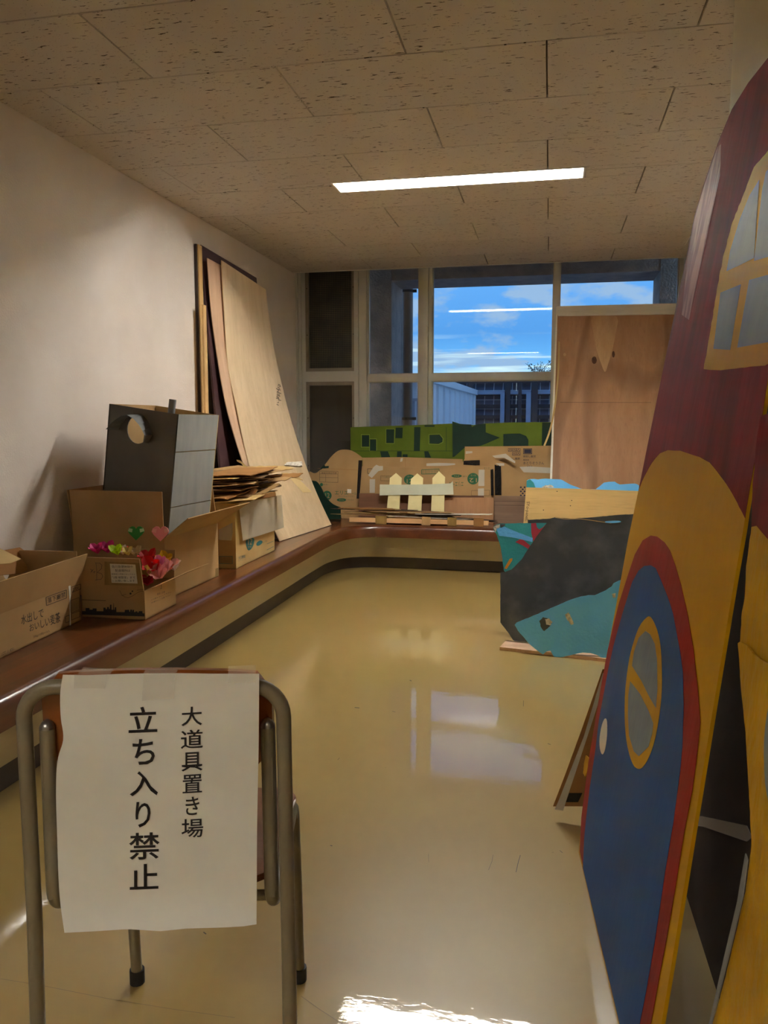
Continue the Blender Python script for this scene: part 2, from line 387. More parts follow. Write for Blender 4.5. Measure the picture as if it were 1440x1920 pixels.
# laminated bench top: staves with their own tone
def stave(name, axis):
    mt, nt, N, L, b = newmat(name); b.inputs['Roughness'].default_value = .28
    b.inputs['Coat Weight'].default_value = .35; b.inputs['Coat Roughness'].default_value = .09
    v = coords(N, L, (1, 1, 1), (0, 0, math.pi/2) if axis == 'y' else (0, 0, 0))
    br = N.new('ShaderNodeTexBrick'); L.new(v, br.inputs[0]); br.inputs['Scale'].default_value = 1
    br.inputs['Brick Width'].default_value = .42; br.inputs['Row Height'].default_value = .045; br.inputs['Mortar Size'].default_value = 0.0006
    br.inputs['Color1'].default_value = lin((110, 58, 24)); br.inputs['Color2'].default_value = lin((76, 38, 16)); br.inputs['Mortar'].default_value = lin((54, 26, 12))
    g = noise(N, L, coords(N, L, (3, 60, 60) if axis == 'x' else (60, 3, 60)), 1, 5)
    mu = N.new('ShaderNodeMath'); mu.operation = 'MULTIPLY'; mu.inputs[1].default_value = .5; L.new(rampf(N, L, g, .4, .7), mu.inputs[0])
    L.new(mixc(N, L, mu.outputs[0], br.outputs[0], lin((70, 34, 18))), b.inputs['Base Color'])
    bump(N, L, b, noise(N, L, coords(N, L, (4, 4, 4)), 1, 2), .08, .004)
    return mt
M['bench_y'] = stave('varnished_laminated_wood_lengthwise', 'y'); M['bench_x'] = stave('varnished_laminated_wood_crosswise', 'x')
M['nosing'] = wood('varnished_nosing', (104, 54, 24), (78, 38, 16), 'y', .8, .32, coat=.4)

# mesh screens
def meshmat(name, base, line):
    mt, nt, N, L, b = newmat(name); b.inputs['Roughness'].default_value = .5
    br = N.new('ShaderNodeTexBrick'); br.offset = 0; br.inputs['Scale'].default_value = 1; br.inputs['Brick Width'].default_value = .015; br.inputs['Row Height'].default_value = .015
    br.inputs['Mortar Size'].default_value = .0009; br.inputs['Color1'].default_value = lin(base); br.inputs['Color2'].default_value = lin(base); br.inputs['Mortar'].default_value = lin(line)
    v = coords(N, L, (1, 1, 1), (math.pi/2, 0, 0)); L.new(v, br.inputs[0])
    n = noise(N, L, coords(N, L, (9, 9, 9)), 1, 4)
    L.new(mixc(N, L, rampf(N, L, n, .3, .8), br.outputs[0], lin(base)), b.inputs['Base Color']); return mt
M['screen'] = meshmat('dark_wire_mesh', (14, 13, 11), (120, 112, 88))
M['screen2'] = meshmat('wire_mesh_behind_plastic', (66, 62, 56), (104, 98, 86))
M['film'] = mat('crinkled_plastic_film', (120, 112, 100), .3, (100, 92, 82), (20, 20, 3), alpha=.25, bmp=.8, bs=(30, 30, 8), bd=.01)

# ==================================================================================== SETTING
XL, XR, XN = -2.075, 1.12, 0.425
YW, YC = 6.45, 6.31          # window plane, end of the ceiling
ZC = HC + 1.2113
YB = -3.2
# floor
bm = bmesh.new(); box(bm, (XL-.1, YB, -.08), (XR+.1, YW+.15, 0)); FLOOR = build('floor', bm, M['floor'], kind='structure')
# walls
bm = bmesh.new(); box(bm, (XL-.12, YB, 0), (XL, YW+.15, 2.62)); build('wall_left', bm, M['wall'], kind='structure')
bm = bmesh.new(); box(bm, (XR, 2.28, 0), (XR+.12, YW+.15, 2.62)); build('wall_right', bm, M['wall'], kind='structure')
bm = bmesh.new()
c_ = [(XN, YB), (XN, 2.17), (XN+.002, 2.22), (XN+.006, 2.26), (XN+.015, 2.277), (XN+.03, 2.28), (XR+.12, 2.28), (XR+.12, YB)]
prism(bm, [Vector((x, y, 0)) for x, y in c_], Vector((0, 0, ZC+.1))); build('wall_right_near', bm, M['wall_gloss'], kind='structure', smooth=True)
bm = bmesh.new(); box(bm, (XL-.12, YB-.12, 0), (XR+.12, YB, 2.62)); build('wall_behind', bm, M['wall'], kind='structure')
# window wall below the sill, and bulkhead above
bm = bmesh.new(); box(bm, (XL, YW-.02, 0), (XR, YW+.15, .40)); build('wall_back', bm, M['wall'], kind='structure')
bm = bmesh.new(); box(bm, (XL, YW-.05, 2.50), (XR, YW+.15, 2.62)); build('wall_above_window', bm, M['wall'], kind='structure')

# ceiling: backing slab and individual tiles
LX0, LX1, LY0, LY1 = -1.117, .139, 4.035, 4.207
HX = [(LX0, LX1, LY0, LY1), (-1.45, -.20, -1.29, -1.12), (XN, XR, YB, 2.28)]
def rect_minus(r, h):
    x0, x1, y0, y1 = r; a, b, c, d = h
    if a >= x1 or b <= x0 or c >= y1 or d <= y0: return [r]
    o = []
    if c > y0: o.append((x0, x1, y0, c))
    if d < y1: o.append((x0, x1, d, y1))
    yy0, yy1 = max(y0, c), min(y1, d)
    if a > x0: o.append((x0, a, yy0, yy1))
    if b < x1: o.append((b, x1, yy0, yy1))
    return [q for q in o if q[1]-q[0] > .004 and q[3]-q[2] > .004]
ceil = thing('ceiling', (-.5, 2, ZC), None, None, kind='structure')
bk = [(XL, XR, YB, YC)]
for h in HX[:2]: bk = [q for r in bk for q in rect_minus(r, h)]
bm = bmesh.new()
for x0, x1, y0, y1 in bk: box(bm, (x0, y0, ZC+.012), (x1, y1, ZC+.03))
build('backing_board', bm, M['backing'], ceil)
XA, Y0 = -.0388, 2.2692
for j in range(-12, 9):
    ya, yb = Y0+.455*j, min(Y0+.455*(j+1), YC)
    if yb <= YB: continue
    ya = max(ya, YB)
    s = XA + (.455 if j % 2 == 0 else 0)
    k0 = math.floor((XL-s)/.91)
    for k in range(k0, 4):
        xa, xb = max(s+.91*k, XL), min(s+.91*(k+1), XR)
        if xb-xa < .01: continue
        rs = [(xa+.0016, xb-.0016, ya+.0016, yb-.0016)]
        for h in HX: rs = [q for r in rs for q in rect_minus(r, h)]
        if not rs: continue
        bm = bmesh.new()
        for x0, x1, y0, y1 in rs:
            e = .002
            hexa(bm, [(x0+e, y0+e, ZC), (x1-e, y0+e, ZC), (x1-e, y1-e, ZC), (x0+e, y1-e, ZC)],
                 [(x0, y0, ZC+.012), (x1, y0, ZC+.012), (x1, y1, ZC+.012), (x0, y1, ZC+.012)])
        build('ceiling_tile', bm, M['tile'], ceil)
bm = bmesh.new(); box(bm, (XL, YC-.012, ZC-.004), (XR, YC+.004, ZC+.05)); build('edge_trim', bm, M['white_paint'], ceil)
bm = bmesh.new(); box(bm, (XL, YC-.01, ZC+.05), (XR, YC+.004, 2.60)); box(bm, (XL, YC, 2.58), (XR, YW, 2.62)); build('curtain_recess', bm, M['white_paint'], ceil)

# fluorescent fixtures
def fixture(x0, x1, y0, y1, tube, label, lens_dx=0):
    t = thing('ceiling_light', ((x0+x1)/2, (y0+y1)/2, ZC), label, 'ceiling light')
    bm = bmesh.new(); w = .009
    z0, z1 = ZC-.003, ZC+.002
    for a, b, c, d in ((x0, x1, y0, y0+w), (x0, x1, y1-w, y1), (x0, x0+w, y0+w, y1-w), (x1-w, x1, y0+w, y1-w)): box(bm, (a, c, z0), (b, d, z1))
    build('frame', bm, M['fixture'], t)
    bm = bmesh.new(); top = ZC+.085
    x0 += w; x1 -= w; y0 += w; y1 -= w
    box(bm, (x0, y0, top), (x1, y1, top+.006))
    box(bm, (x0-.003, y0-.003, ZC), (x0, y1+.003, top+.006)); box(bm, (x1, y0-.003, ZC), (x1+.003, y1+.003, top+.006))
    box(bm, (x0, y0-.003, ZC), (x1, y0, top+.006)); box(bm, (x0, y1, ZC), (x1, y1+.003, top+.006))
    build('reflector', bm, M['fixture'], t)
    ym = (y0+y1)/2; zt = ZC+.050
    bm = bmesh.new(); sweep(bm, [(x0+.035, ym, zt), (x1-.035, ym, zt)], .0155, 14); build('tube', bm, tube, t, smooth=True)
    for xs in (x0, x1-.03):
        bm = bmesh.new(); box(bm, (xs+.004, ym-.018, zt-.02), (xs+.026, ym+.018, top)); build('tube_holder', bm, M['fixture'], t)
    return t
fixture(LX0, LX1, LY0, LY1, M['tube'], 'long recessed fluorescent ceiling light in front of the window')
fixture(-1.45, -.20, -1.29, -1.12, M['rear_fill'], 'added fill light, unseen, built as a recessed fluorescent behind the camera')  # fill lamp added out of view, modelled like the window-side fixture

# ------------------------------------------------------------------ window
win = thing('window_1', (-.5, YW, .40), None, None, kind='structure')
def wp(px): return onY(px, 640, YW).x
def bar(name, x0, x1, z0, z1, y0=YW-.04, y1=YW+.04, m='alu', parent=win):
    bm = bmesh.new(); box(bm, (x0, y0, z0), (x1, y1, z1)); return build(name, bm, M[m], parent)
ZT = onY(900, 706, YW).z
zlo, zhi = .40, 2.52
xv0, xv1, xp1 = wp(575), wp(667), wp(690)
xm0, xm1, xq0, xq1 = wp(786), wp(811), wp(1036), wp(1047)
xj0 = wp(1267)
bar('jamb', XL, wp(563), zlo, zhi, YW-.07)
bar('jamb', wp(563)+.002, wp(568), zlo, zhi, YW-.05)
bar('jamb', wp(568)+.002, xv0, zlo, zhi, YW-.035)
bar('post', xv1, xv1+.035, zlo, zhi, YW-.06); bar('post', xv1+.037, xp1-.004, zlo, zhi, YW-.045); bar('post', xp1-.004, xp1+.006, zlo, zhi, YW-.02)
bar('mullion', xm0, xm0+.03, zlo, zhi, YW-.03); bar('mullion', xm0+.032, xm1-.03, zlo, zhi, YW-.06); bar('mullion', xm1-.028, xm1, zlo, zhi, YW-.03)
bar('mullion', xq0, xq1, zlo, zhi, YW-.05)
bar('jamb', xj0, xj0+.03, zlo, zhi, YW-.04); bar('jamb', xj0+.033, xj0+.06, zlo, zhi, YW-.05); bar('jamb', xj0+.063, XR, zlo, zhi, YW-.06)
zt0, zt1 = onY(900, 713.5, YW-.02).z, onY(900, 700, YW-.02).z
bar('transom', xp1+.006, xm0, zt0, zt1, YW-.03); bar('transom', xm1, xq0, zt0, zt1, YW-.03); bar('transom', xq1, xj0, zt0, zt1, YW-.03)
bar('sill', XL, XR, .40, .44, YW-.09); bar('head', XL, XR, 2.50, 2.54)
for a, b in ((xp1+.006, xm0), (xm1, xq0), (xq1, xj0)):
    for c, d in ((.44, zt0), (zt1, 2.50)):
        bm = bmesh.new(); box(bm, (a, YW+.004, c), (b, YW+.009, d)); build('glass_pane', bm, M['glass'], win)
        # narrow sash edges
        w = .008
        bm = bmesh.new(); box(bm, (a, YW-.012, c), (a+w, YW+.02, d)); box(bm, (b-w, YW-.012, c), (b, YW+.02, d)); box(bm, (a+w, YW-.012, c), (b-w, YW+.02, c+w)); box(bm, (a+w, YW-.012, d-w), (b-w, YW+.02, d))
        build('sash', bm, M['alu'], win)
# ventilation screens
zv0, zv1 = onY(620, 716, YW).z, onY(620, 697, YW).z
bar('vent_transom', xv0, xv1, zv0, zv1, YW-.05)
for (c, d, mm_, nm) in ((zv1, 2.50, 'screen', 'dark upper wire mesh screen'), (.44, zv0, 'screen2', 'lower wire mesh screen behind cloudy plastic film')):
    w = .028
    fr = bmesh.new(); box(fr, (xv0, YW-.028, c), (xv0+w, YW, d)); box(fr, (xv1-w, YW-.028, c), (xv1, YW, d)); box(fr, (xv0+w, YW-.028, c), (xv1-w, YW, c+w)); box(fr, (xv0+w, YW-.028, d-w), (xv1-w, YW, d))
    f = build('screen_frame', fr, M['alu_bare'], win)
    bm = bmesh.new(); box(bm, (xv0+w, YW-.008, c+w), (xv1-w, YW-.002, d-w)); build('wire_screen', bm, M[mm_], f, label=nm)
    for zz in (c+.3, d-.3):
        for xx in (xv0+w/2, xv1-w/2):
            bm = bmesh.new(); box(bm, (xx-.003, YW-.0305, zz-.004), (xx+.003, YW-.028, zz+.004)); build('screw', bm, M['ink'], f)
bm = bmesh.new(); box(bm, (xv0+.03, YW-.014, .50), (xv1-.03, YW-.0125, zv0-.035)); build('plastic_film', bm, M['film'], win)

# ------------------------------------------------------------------ outside (structure and things)
bm = bmesh.new(); box(bm, (-14, YW+.15, -.2), (16, 40, 0)); build('roof_deck', bm, mat('roof_deck_coating', (120, 124, 130), .9), kind='structure')
def col_x(px, Y): return onY(px, 640, Y).x
bm = bmesh.new(); box(bm, (-3.4, 6.92, 0), (col_x(734, 6.92), 7.44, 2.9)); o = build('outer_column', bm, M['stucco']); meta(o, 'grey stucco column outside, left of the drainpipe', 'column')
bm = bmesh.new(); xr_ = col_x(1221, 7.38); box(bm, (xr_, 6.92, 0), (xr_+.6, 7.38, 2.9)); o = build('outer_column', bm, M['stucco']); meta(o, 'grey stucco column outside, at the far right of the window', 'column')
zb = onY(811, 523, 6.92).z
bm = bmesh.new(); box(bm, (-3.6, 6.93, zb), (3.2, 7.39, 3.0)); meta(build('outer_beam', bm, M['stucco']), 'wide grey stucco beam outside across the top of the window', 'beam')
bm = bmesh.new(); box(bm, (-3.6, YW+.15, 2.62), (3.2, 6.93, 2.72)); meta(build('outer_soffit', bm, M['stucco']), 'underside of the roof overhang between window and beam', 'soffit')
# drain pipe
xd = (col_x(754, 7.5)+col_x(774, 7.5))/2; rd = (col_x(774, 7.5)-col_x(754, 7.5))/2
dp = thing('drainpipe', (xd, 7.5, 0), 'grey vertical drainpipe outside, with two black brackets', 'drainpipe')
bm = bmesh.new(); sweep(bm, [(xd, 7.5, 0), (xd, 7.5, 2.36)], rd, 20); build('pipe', bm, M['pipe'], dp, smooth=True)
for py in (546, 785):
    z = onY(760, py, 7.5).z
    bm = bmesh.new(); sweep(bm, [(xd, 7.5, z-.012), (xd, 7.5, z+.012)], rd+.006, 20); box(bm, (xd-rd-.10, 7.49, z-.006), (xd-rd, 7.51, z+.006)); box(bm, (xd+rd, 7.49, z-.014), (xd+rd+.035, 7.51, z+.014))
    build('pipe_bracket', bm, M['rubber'], dp)
# shed with standing-seam wall
sx0 = onY(800, 716, 9.0); zs0 = sx0.z; xs = sx0.x
q = onX(921, 749, xs); ys1, zs1 = q.y, q.z
sh = thing('roof_shed', (xs-1.5, (9+ys1)/2, 0), 'pale ribbed metal shed on the roof outside, below the sky', 'shed')
bm = bmesh.new(); prism(bm, [Vector((xs, 9.0, 0)), Vector((xs, ys1, 0)), Vector((xs, ys1, zs1)), Vector((xs, 9.0, zs0))], Vector((-3.0, 0, 0)))
M['shed'] = mat('pale_blue_white_metal', (240, 242, 246), .5, (234, 236, 242), (2, 2, 2)); build('body', bm, M['shed'], sh)
bm = bmesh.new(); prism(bm, [Vector((xs+.05, 8.95, zs0)), Vector((xs+.05, ys1+.05, zs1)), Vector((xs+.05, ys1+.05, zs1+.09)), Vector((xs+.05, 8.95, zs0+.09))], Vector((-3.1, 0, 0))); build('roof_edge', bm, M['shed'], sh)
y = 9.2
while y < ys1:
    zz = zs0 + (zs1-zs0)*(y-9)/(ys1-9)
    bm = bmesh.new(); box(bm, (xs, y-.02, 0), (xs+.03, y+.02, zz-.01)); build('rib', bm, M['shed'], sh); y += .62
# railing
M['rail'] = mat('pale_railing', (190, 198, 214), .5)
rl = thing('railing', (-1.9, 8.6, 0), 'pale metal railing outside beside the drainpipe', 'railing')
zr = onY(780, 747, 8.6).z
bm = bmesh.new(); box(bm, (-3.2, 8.58, zr-.03), (xs-.02, 8.62, zr)); build('handrail', bm, M['rail'], rl)
for px in (768, 775.5, 783.5, 791): 
    x = onY(px, 770, 8.6).x; bm = bmesh.new(); box(bm, (x-.014, 8.59, 0), (x+.014, 8.61, zr-.03)); build('baluster', bm, M['rail'], rl)
# solar panel rack seen from behind
def cellmat():
    mt, nt, N, L, b = newmat('solar_cells_from_behind'); b.inputs['Roughness'].default_value = .45
    br = N.new('ShaderNodeTexBrick'); br.offset = 0; br.inputs['Scale'].default_value = 1; br.inputs['Brick Width'].default_value = .17; br.inputs['Row Height'].default_value = .17
    br.inputs['Mortar Size'].default_value = .006; br.inputs['Color1'].default_value = lin((66, 84, 104)); br.inputs['Color2'].default_value = lin((56, 74, 94)); br.inputs['Mortar'].default_value = lin((170, 190, 205))
    L.new(coords(N, L, (1, 1, 1), (math.pi/2, 0, 0)), br.inputs[0]); L.new(br.outputs[0], b.inputs['Base Color']); return mt
M['cell'] = cellmat(); M['rackdark'] = mat('dark_rack_steel', (40, 46, 54), .6); M['racklight'] = mat('galvanised_rack_steel', (150, 164, 186), .5)
YS = 15.0
sr = thing('solar_panel_rack', (1, YS, 0), 'rack of dark solar panels seen from behind, on the roof outside', 'solar panels')
rows = [(717, 735), (741, 759), (764, 780), (784, 806)]
for a, b_ in rows:
    zt, zb_ = onY(900, a, YS).z, onY(900, b_, YS).z
    x = onY(755, 740, YS).x
    while x < onY(1250, 740, YS).x:
        bm = bmesh.new(); prism(bm, [Vector((x, YS, zb_)), Vector((x+1.065, YS, zb_)), Vector((x+1.065, YS+.12, zt)), Vector((x, YS+.12, zt))], Vector((0, .04, 0))); build('solar_panel', bm, M['cell'], sr)
        x += 1.07
    for zz, mm_ in ((zt+.02, 'rackdark'),):
        bm = bmesh.new(); box(bm, (onY(755, 740, YS).x, YS-.02, zz-.03), (onY(1250, 740, YS).x, YS+.1, zz+.035)); build('rack_beam', bm, M[mm_], sr)
bm = bmesh.new(); zz = onY(900, 737, YS).z; box(bm, (onY(755, 740, YS).x, YS-.10, zz-.03), (onY(1250, 740, YS).x, YS-.05, zz+.03)); build('rack_beam', bm, M['racklight'], sr)
for px, mm_, w in ((944, 'racklight', .05), (992, 'racklight', .05), (1090, 'racklight', .05), (952, 'rackdark', .05), (975, 'rackdark', .03), (1002, 'rackdark', .06), (884, 'rackdark', .05), (866, 'rackdark', .04), (1060, 'rackdark', .06)):
    x = onY(px, 760, YS).x; top = rows[0][0]+2 if mm_ == 'rackdark' else 737
    bm = bmesh.new(); box(bm, (x-w, YS-.16, 0), (x+w, YS-.11, onY(900, top, YS).z)); build('rack_post', bm, M[mm_], sr)
# tree top
M['twig'] = mat('bare_twigs', (60, 66, 74), .9); M['leaf'] = mat('evening_leaves', (54, 74, 82), .9)
YT = 30.0
tb = onY(1022, 900, YT)
tr = thing('tree', (tb.x, YT, 0), 'thin leafy tree top above the solar panels outside', 'tree')
rnd = random.Random(3)
bm = bmesh.new(); bl = bmesh.new(); ct = onY(1022, 700, YT)
sweep(bm, [(tb.x, YT, 0), (ct.x, YT, ct.z)], [.12, .05], 8)
for i in range(46):
    a = rnd.uniform(-1.25, 1.25); ln = rnd.uniform(.25, .75); s0 = Vector((ct.x+rnd.uniform(-.35, .5), YT+rnd.uniform(-.3, .3), ct.z-.1+rnd.uniform(-.2, .1)))
    e = s0 + Vector((math.sin(a)*ln, rnd.uniform(-.2, .2), math.cos(a)*ln*.85)); sweep(bm, [s0, (s0+e)/2+Vector((rnd.uniform(-.04, .04), 0, .03)), e], [.012, .009, .005], 4)
    for k in range(7):
        c = s0+(e-s0)*rnd.uniform(.3, 1.05)+Vector((rnd.uniform(-.07, .07), rnd.uniform(-.07, .07), rnd.uniform(-.07, .07))); r = rnd.uniform(.02, .045)
        d1 = Vector((rnd.uniform(-1, 1), rnd.uniform(-1, 1), rnd.uniform(-1, 1))).normalized()*r; d2 = d1.orthogonal().normalized()*r*.6
        vs = [bl.verts.new(c+d1), bl.verts.new(c+d2), bl.verts.new(c-d1), bl.verts.new(c-d2)]; bl.faces.new(vs)
build('branches', bm, M['twig'], tr); build('foliage', bl, M['leaf'], tr, kind='stuff')

# ==================================================================================== BENCH
ZB = .35
NP = [(-1.44, -.6), (-1.44, 2), (-1.443, 3.5), (-1.452, 4.6), (-1.453, 5.15), (-1.415, 5.48), (-1.29, 5.62), (-1.06, 5.645), (-.6, 5.625), (0, 5.60), (XR, 5.56)]
BP = [(-1.585, -.6), (-1.585, 2), (-1.585, 3.5), (-1.585, 4.6), (-1.588, 5.15), (-1.575, 5.52), (-1.46, 5.77), (-1.13, 5.845), (-.6, 5.83), (0, 5.81), (XR, 5.775)]
def path(t): return [Vector((p[0]*(1-t)+q[0]*t, p[1]*(1-t)+q[1]*t)) for p, q in zip(smoothp(NP, 6, False), smoothp(BP, 6, False))]
def ribbon(bm, pa, za, pb, zb2, back=.02):
    """closed strip: front face from path pa at za up to pb at zb2, thickness back"""
    def nrm(P, i):
        a = P[max(i-1, 0)]; b = P[min(i+1, len(P)-1)]; t = (b-a).normalized(); return Vector((-t.y, t.x))
    r = []
    for i in range(len(pa)):
        na, nb = nrm(pa, i)*back, nrm(pb, i)*back
        r.append([bm.verts.new((pa[i].x, pa[i].y, za)), bm.verts.new((pb[i].x, pb[i].y, zb2)), bm.verts.new((pb[i].x+nb.x, pb[i].y+nb.y, zb2)), bm.verts.new((pa[i].x+na.x, pa[i].y+na.y, za))])
    for i in range(len(r)-1):
        for j in range(4): bm.faces.new((r[i][j], r[i][(j+1) % 4], r[i+1][(j+1) % 4], r[i+1][j]))
    bm.faces.new(r[0]); bm.faces.new(r[-1][::-1])
bench = thing('bench', (-1.6, 3, 0), 'low built-in bench with varnished wooden top and cream base along wall and window', 'bench')
pin = path(.2)   # inner line where nosing meets the top
K = 28
# top boards: lengthwise on the left, crosswise along the window (mitred), butt-jointed in lengths
def topboard(i0, i1, mt):
    bm = bmesh.new(); a = pin[i0:i1+1]
    def back(p, i):
        if p.y < 5.25 and i <= K: return Vector((XL, p.y))
        return Vector((p.x, YW-.025))
    if i1 <= K: pts = a + [Vector((XL, a[-1].y)), Vector((XL, a[0].y))]
    elif i0 < K+1: pts = a + [Vector((a[-1].x, YW-.025)), Vector((XL, YW-.025)), Vector((XL, a[0].y))]
    else: pts = a + [Vector((a[-1].x, YW-.025)), Vector((a[0].x, YW-.025))]
    prism(bm, [Vector((p.x, p.y, ZB)) for p in pts], Vector((0, 0, -.04))); build('seat_board', bm, mt, bench)
topboard(0, 8, M['bench_y']); topboard(8, 14, M['bench_y']); topboard(14, 22, M['bench_y']); topboard(22, 38, M['bench_y']); topboard(38, 48, M['bench_x']); topboard(48, len(pin)-1, M['bench_x'])
def nosing(i0, i1):
    bm = bmesh.new()
    prof = [(.0, .262), (.0, .318), (.03, .335), (.07, .3445), (.13, .349), (.2, .35), (.2, .262)]
    rings = []
    P = [path(t) for t, z in prof]
    for i in range(i0, i1+1): rings.append([bm.verts.new((P[j][i].x, P[j][i].y, prof[j][1])) for j in range(len(prof))])
    for i in range(len(rings)-1):
        for j in range(len(prof)): bm.faces.new((rings[i][j], rings[i][(j+1) % len(prof)], rings[i+1][(j+1) % len(prof)], rings[i+1][j]))
    bm.faces.new(rings[0]); bm.faces.new(rings[-1][::-1]); build('nosing', bm, M['nosing'], bench, smooth=True)
nosing(0, 24); nosing(24, 45); nosing(45, len(pin)-1)
bm = bmesh.new(); ribbon(bm, path(.62), .165, path(.58), .262); build('upper_fascia', bm, M['fascia'], bench, smooth=True)
bm = bmesh.new(); ribbon(bm, path(.86), .088, path(.80), .165, .03); build('lower_fascia', bm, M['fascia'], bench, smooth=True)
bm = bmesh.new(); ribbon(bm, path(1.0), .001, path(.97), .088); build('kick_board', bm, M['kick'], bench, smooth=True)

# (floor marks are added further down)
# ==================================================================================== CARTONS ON THE BENCH
def carton(name, c, a, b, h, flaps, label, matb, th=.005, z0=ZB+.001, tape=None, inner=None):
    """c: near/right bottom corner (xy); a,b: edge vectors (xy); flaps: dict side->(angle, length, taper)"""
    c, a, b = Vector((c[0], c[1], z0)), Vector((a[0], a[1], 0)), Vector((b[0], b[1], 0))
    P = [c, c+a, c+a+b, c+b]; ctr = (P[0]+P[2])/2
    t = thing(name, (ctr.x, ctr.y, z0), label, 'box')
    bm = bmesh.new()
    for i in range(4):
        p, q = P[i], P[(i+1) % 4]; e = (q-p).normalized(); n = Vector((-e.y, e.x, 0))
        if n.dot(ctr-p) < 0: n = -n
        prism(bm, [p, q, q+Vector((0, 0, h)), p+Vector((0, 0, h))], n*th)
    prism(bm, P, Vector((0, 0, th))); bo = build('carton_body', bm, matb, t)
    for i, (ang, ln, tp) in flaps.items():
        p, q = P[i]+Vector((0, 0, h)), P[(i+1) % 4]+Vector((0, 0, h)); e = (q-p).normalized(); n = Vector((-e.y, e.x, 0))
        if n.dot(ctr-p) > 0: n = -n       # outward
        u = (n*math.sin(math.radians(ang)) + Vector((0, 0, 1))*math.cos(math.radians(ang)))
        w = e.cross(u).normalized()
        tp0, tp1 = tp if isinstance(tp, tuple) else (tp, tp)
        bm = bmesh.new(); prism(bm, [p+e*.003, q-e*.003, q-e*tp1+u*ln, p+e*tp0+u*ln], w*(th*.8) if w.dot(n) < 0 else -w*(th*.8)); build('flap', bm, matb, t)
    return t, P, bo
def vpl(p, q): return Pl(p, q, Vector(p)+Vector((0, 0, 1)))

# --- carton A (barley tea)
tA, PA, bA = carton('cardboard_box', (-1.737, 2.66), (.036, -.54), (-.30, -.02), .142, {0: (14, .115, (-.02, .01)), 1: (-70, .12, .01), 2: (25, .13, .02), 3: (-4, .125, (.07, .0))},
    'open cardboard box printed with Japanese barley tea lettering at the near end of the bench', M['card'])
pa = vpl(PA[0], PA[1]); PT = lambda pl, k=.001: (lambda x, y: pl.pt(x, y, k))
g = lambda x, y: (x/7.678, 1000+y/7.68)
text([('水出しで', g(300, 1185), g(625, 1070), g(630, 1205), g(310, 1320)), ('おいしい麦茶', g(420, 1310), g(860, 1125), g(875, 1275), g(430, 1420)),
      ('300g(10袋)×12入', g(480, 1470), g(715, 1385), g(718, 1425), g(482, 1515)), ('落下厳禁', g(682, 930), g(940, 838), g(943, 915), g(686, 1010)),
      ('2704', g(1045, 790), g(1130, 760), g(1132, 805), g(1047, 838)), ('LOT 11 4051', g(20, 1720), g(200, 1640), g(202, 1680), g(22, 1765))], PT(pa), M['ink'], tA)
def outline(pl, quad, w, mt, parent, k=.001, name='printed_outline'):
    bm = bmesh.new()
    for i in range(len(quad)):
        a, b = Vector(quad[i]), Vector(quad[(i+1) % len(quad)]); d = (b-a).normalized(); n = Vector((-d.y, d.x))*w/2
        bm.faces.new([bm.verts.new(pl.pt(q.x, q.y, k)) for q in (a-n, b-n, b+n, a+n)])
    return build(name, bm, mt, parent, recalc=False)
def strokes(pl, lines, w, mt, parent, k=.001, name='drawn_line', **kw):
    bm = bmesh.new()
    for ln in lines:
        for i in range(len(ln)-1):
            a, b = Vector(ln[i]), Vector(ln[i+1]); d = (b-a)
            if d.length < 1e-4: continue
            d.normalize(); n = Vector((-d.y, d.x))*w/2; d *= w*.3
            bm.faces.new([bm.verts.new(pl.pt(q.x, q.y, k)) for q in (a-n-d, b-n+d, b+n+d, a+n-d)])
    return build(name, bm, mt, parent, recalc=False, **kw)
outline(pa, [g(665, 920), g(955, 815), g(960, 930), g(670, 1040)], .9, M['ink'], tA)
outline(pa, [g(1030, 775), g(1160, 730), g(1163, 800), g(1035, 852)], .8, M['ink'], tA)
outline(pa, [g(1022, 965), g(1140, 925), g(1143, 1100), g(1025, 1145)], .8, M['ink'], tA)
outline(pa, [g(1025, 1160), g(1150, 1115), g(1150, 1200), g(1027, 1250)], .8, M['ink'], tA)
outline(pa, [g(942, 1200), g(1000, 1175), g(1000, 1270), g(946, 1290)], .8, M['ink'], tA)
strokes(pa, [[g(1035+i*11, 975-i*4), g(1037+i*11, 1130-i*4)] for i in range(9)], .35, M['ink'], tA, name='barcode')
slab('sealing_tape', pa, [g(985, 725), g(1015, 715), g(1018, 900), g(1012, 1100), g(1025, 1360), g(1003, 1370), g(1005, 1150), g(1003, 950)], .0004, M['label'], tA, k=.0015)
# flaps' clutter: pieces standing inside box A
def sheet(name, pts, th, mt, parent=None, **kw):
    """pts: world points roughly coplanar"""
    P = [Vector(p) for p in pts]; n = (P[1]-P[0]).cross(P[2]-P[0]).normalized()
    bm = bmesh.new(); prism(bm, P, n*th); return build(name, bm, mt, parent, **kw)
pf = Pl((-1.80, 2.35, .42), (-1.80, 2.6, .42), (-1.86, 2.35, .6))
slab('cardboard_piece', pf, [(-40, 1010), (0, 1028), (40, 1048), (20, 1056), (-40, 1060)], .004, M['card_l'], label='pale cardboard offcut lying in the box printed with barley tea lettering', cat='cardboard')
pf2 = Pl((-1.90, 2.45, .42), (-1.88, 2.6, .42), (-1.99, 2.45, .6))
slab('cardboard_piece', pf2, [(5, 1032), (37, 1026), (78, 1054), (40, 1075), (-20, 1080)], .004, M['card_d'], label='dark cardboard offcut standing in the box printed with barley tea lettering', cat='cardboard')

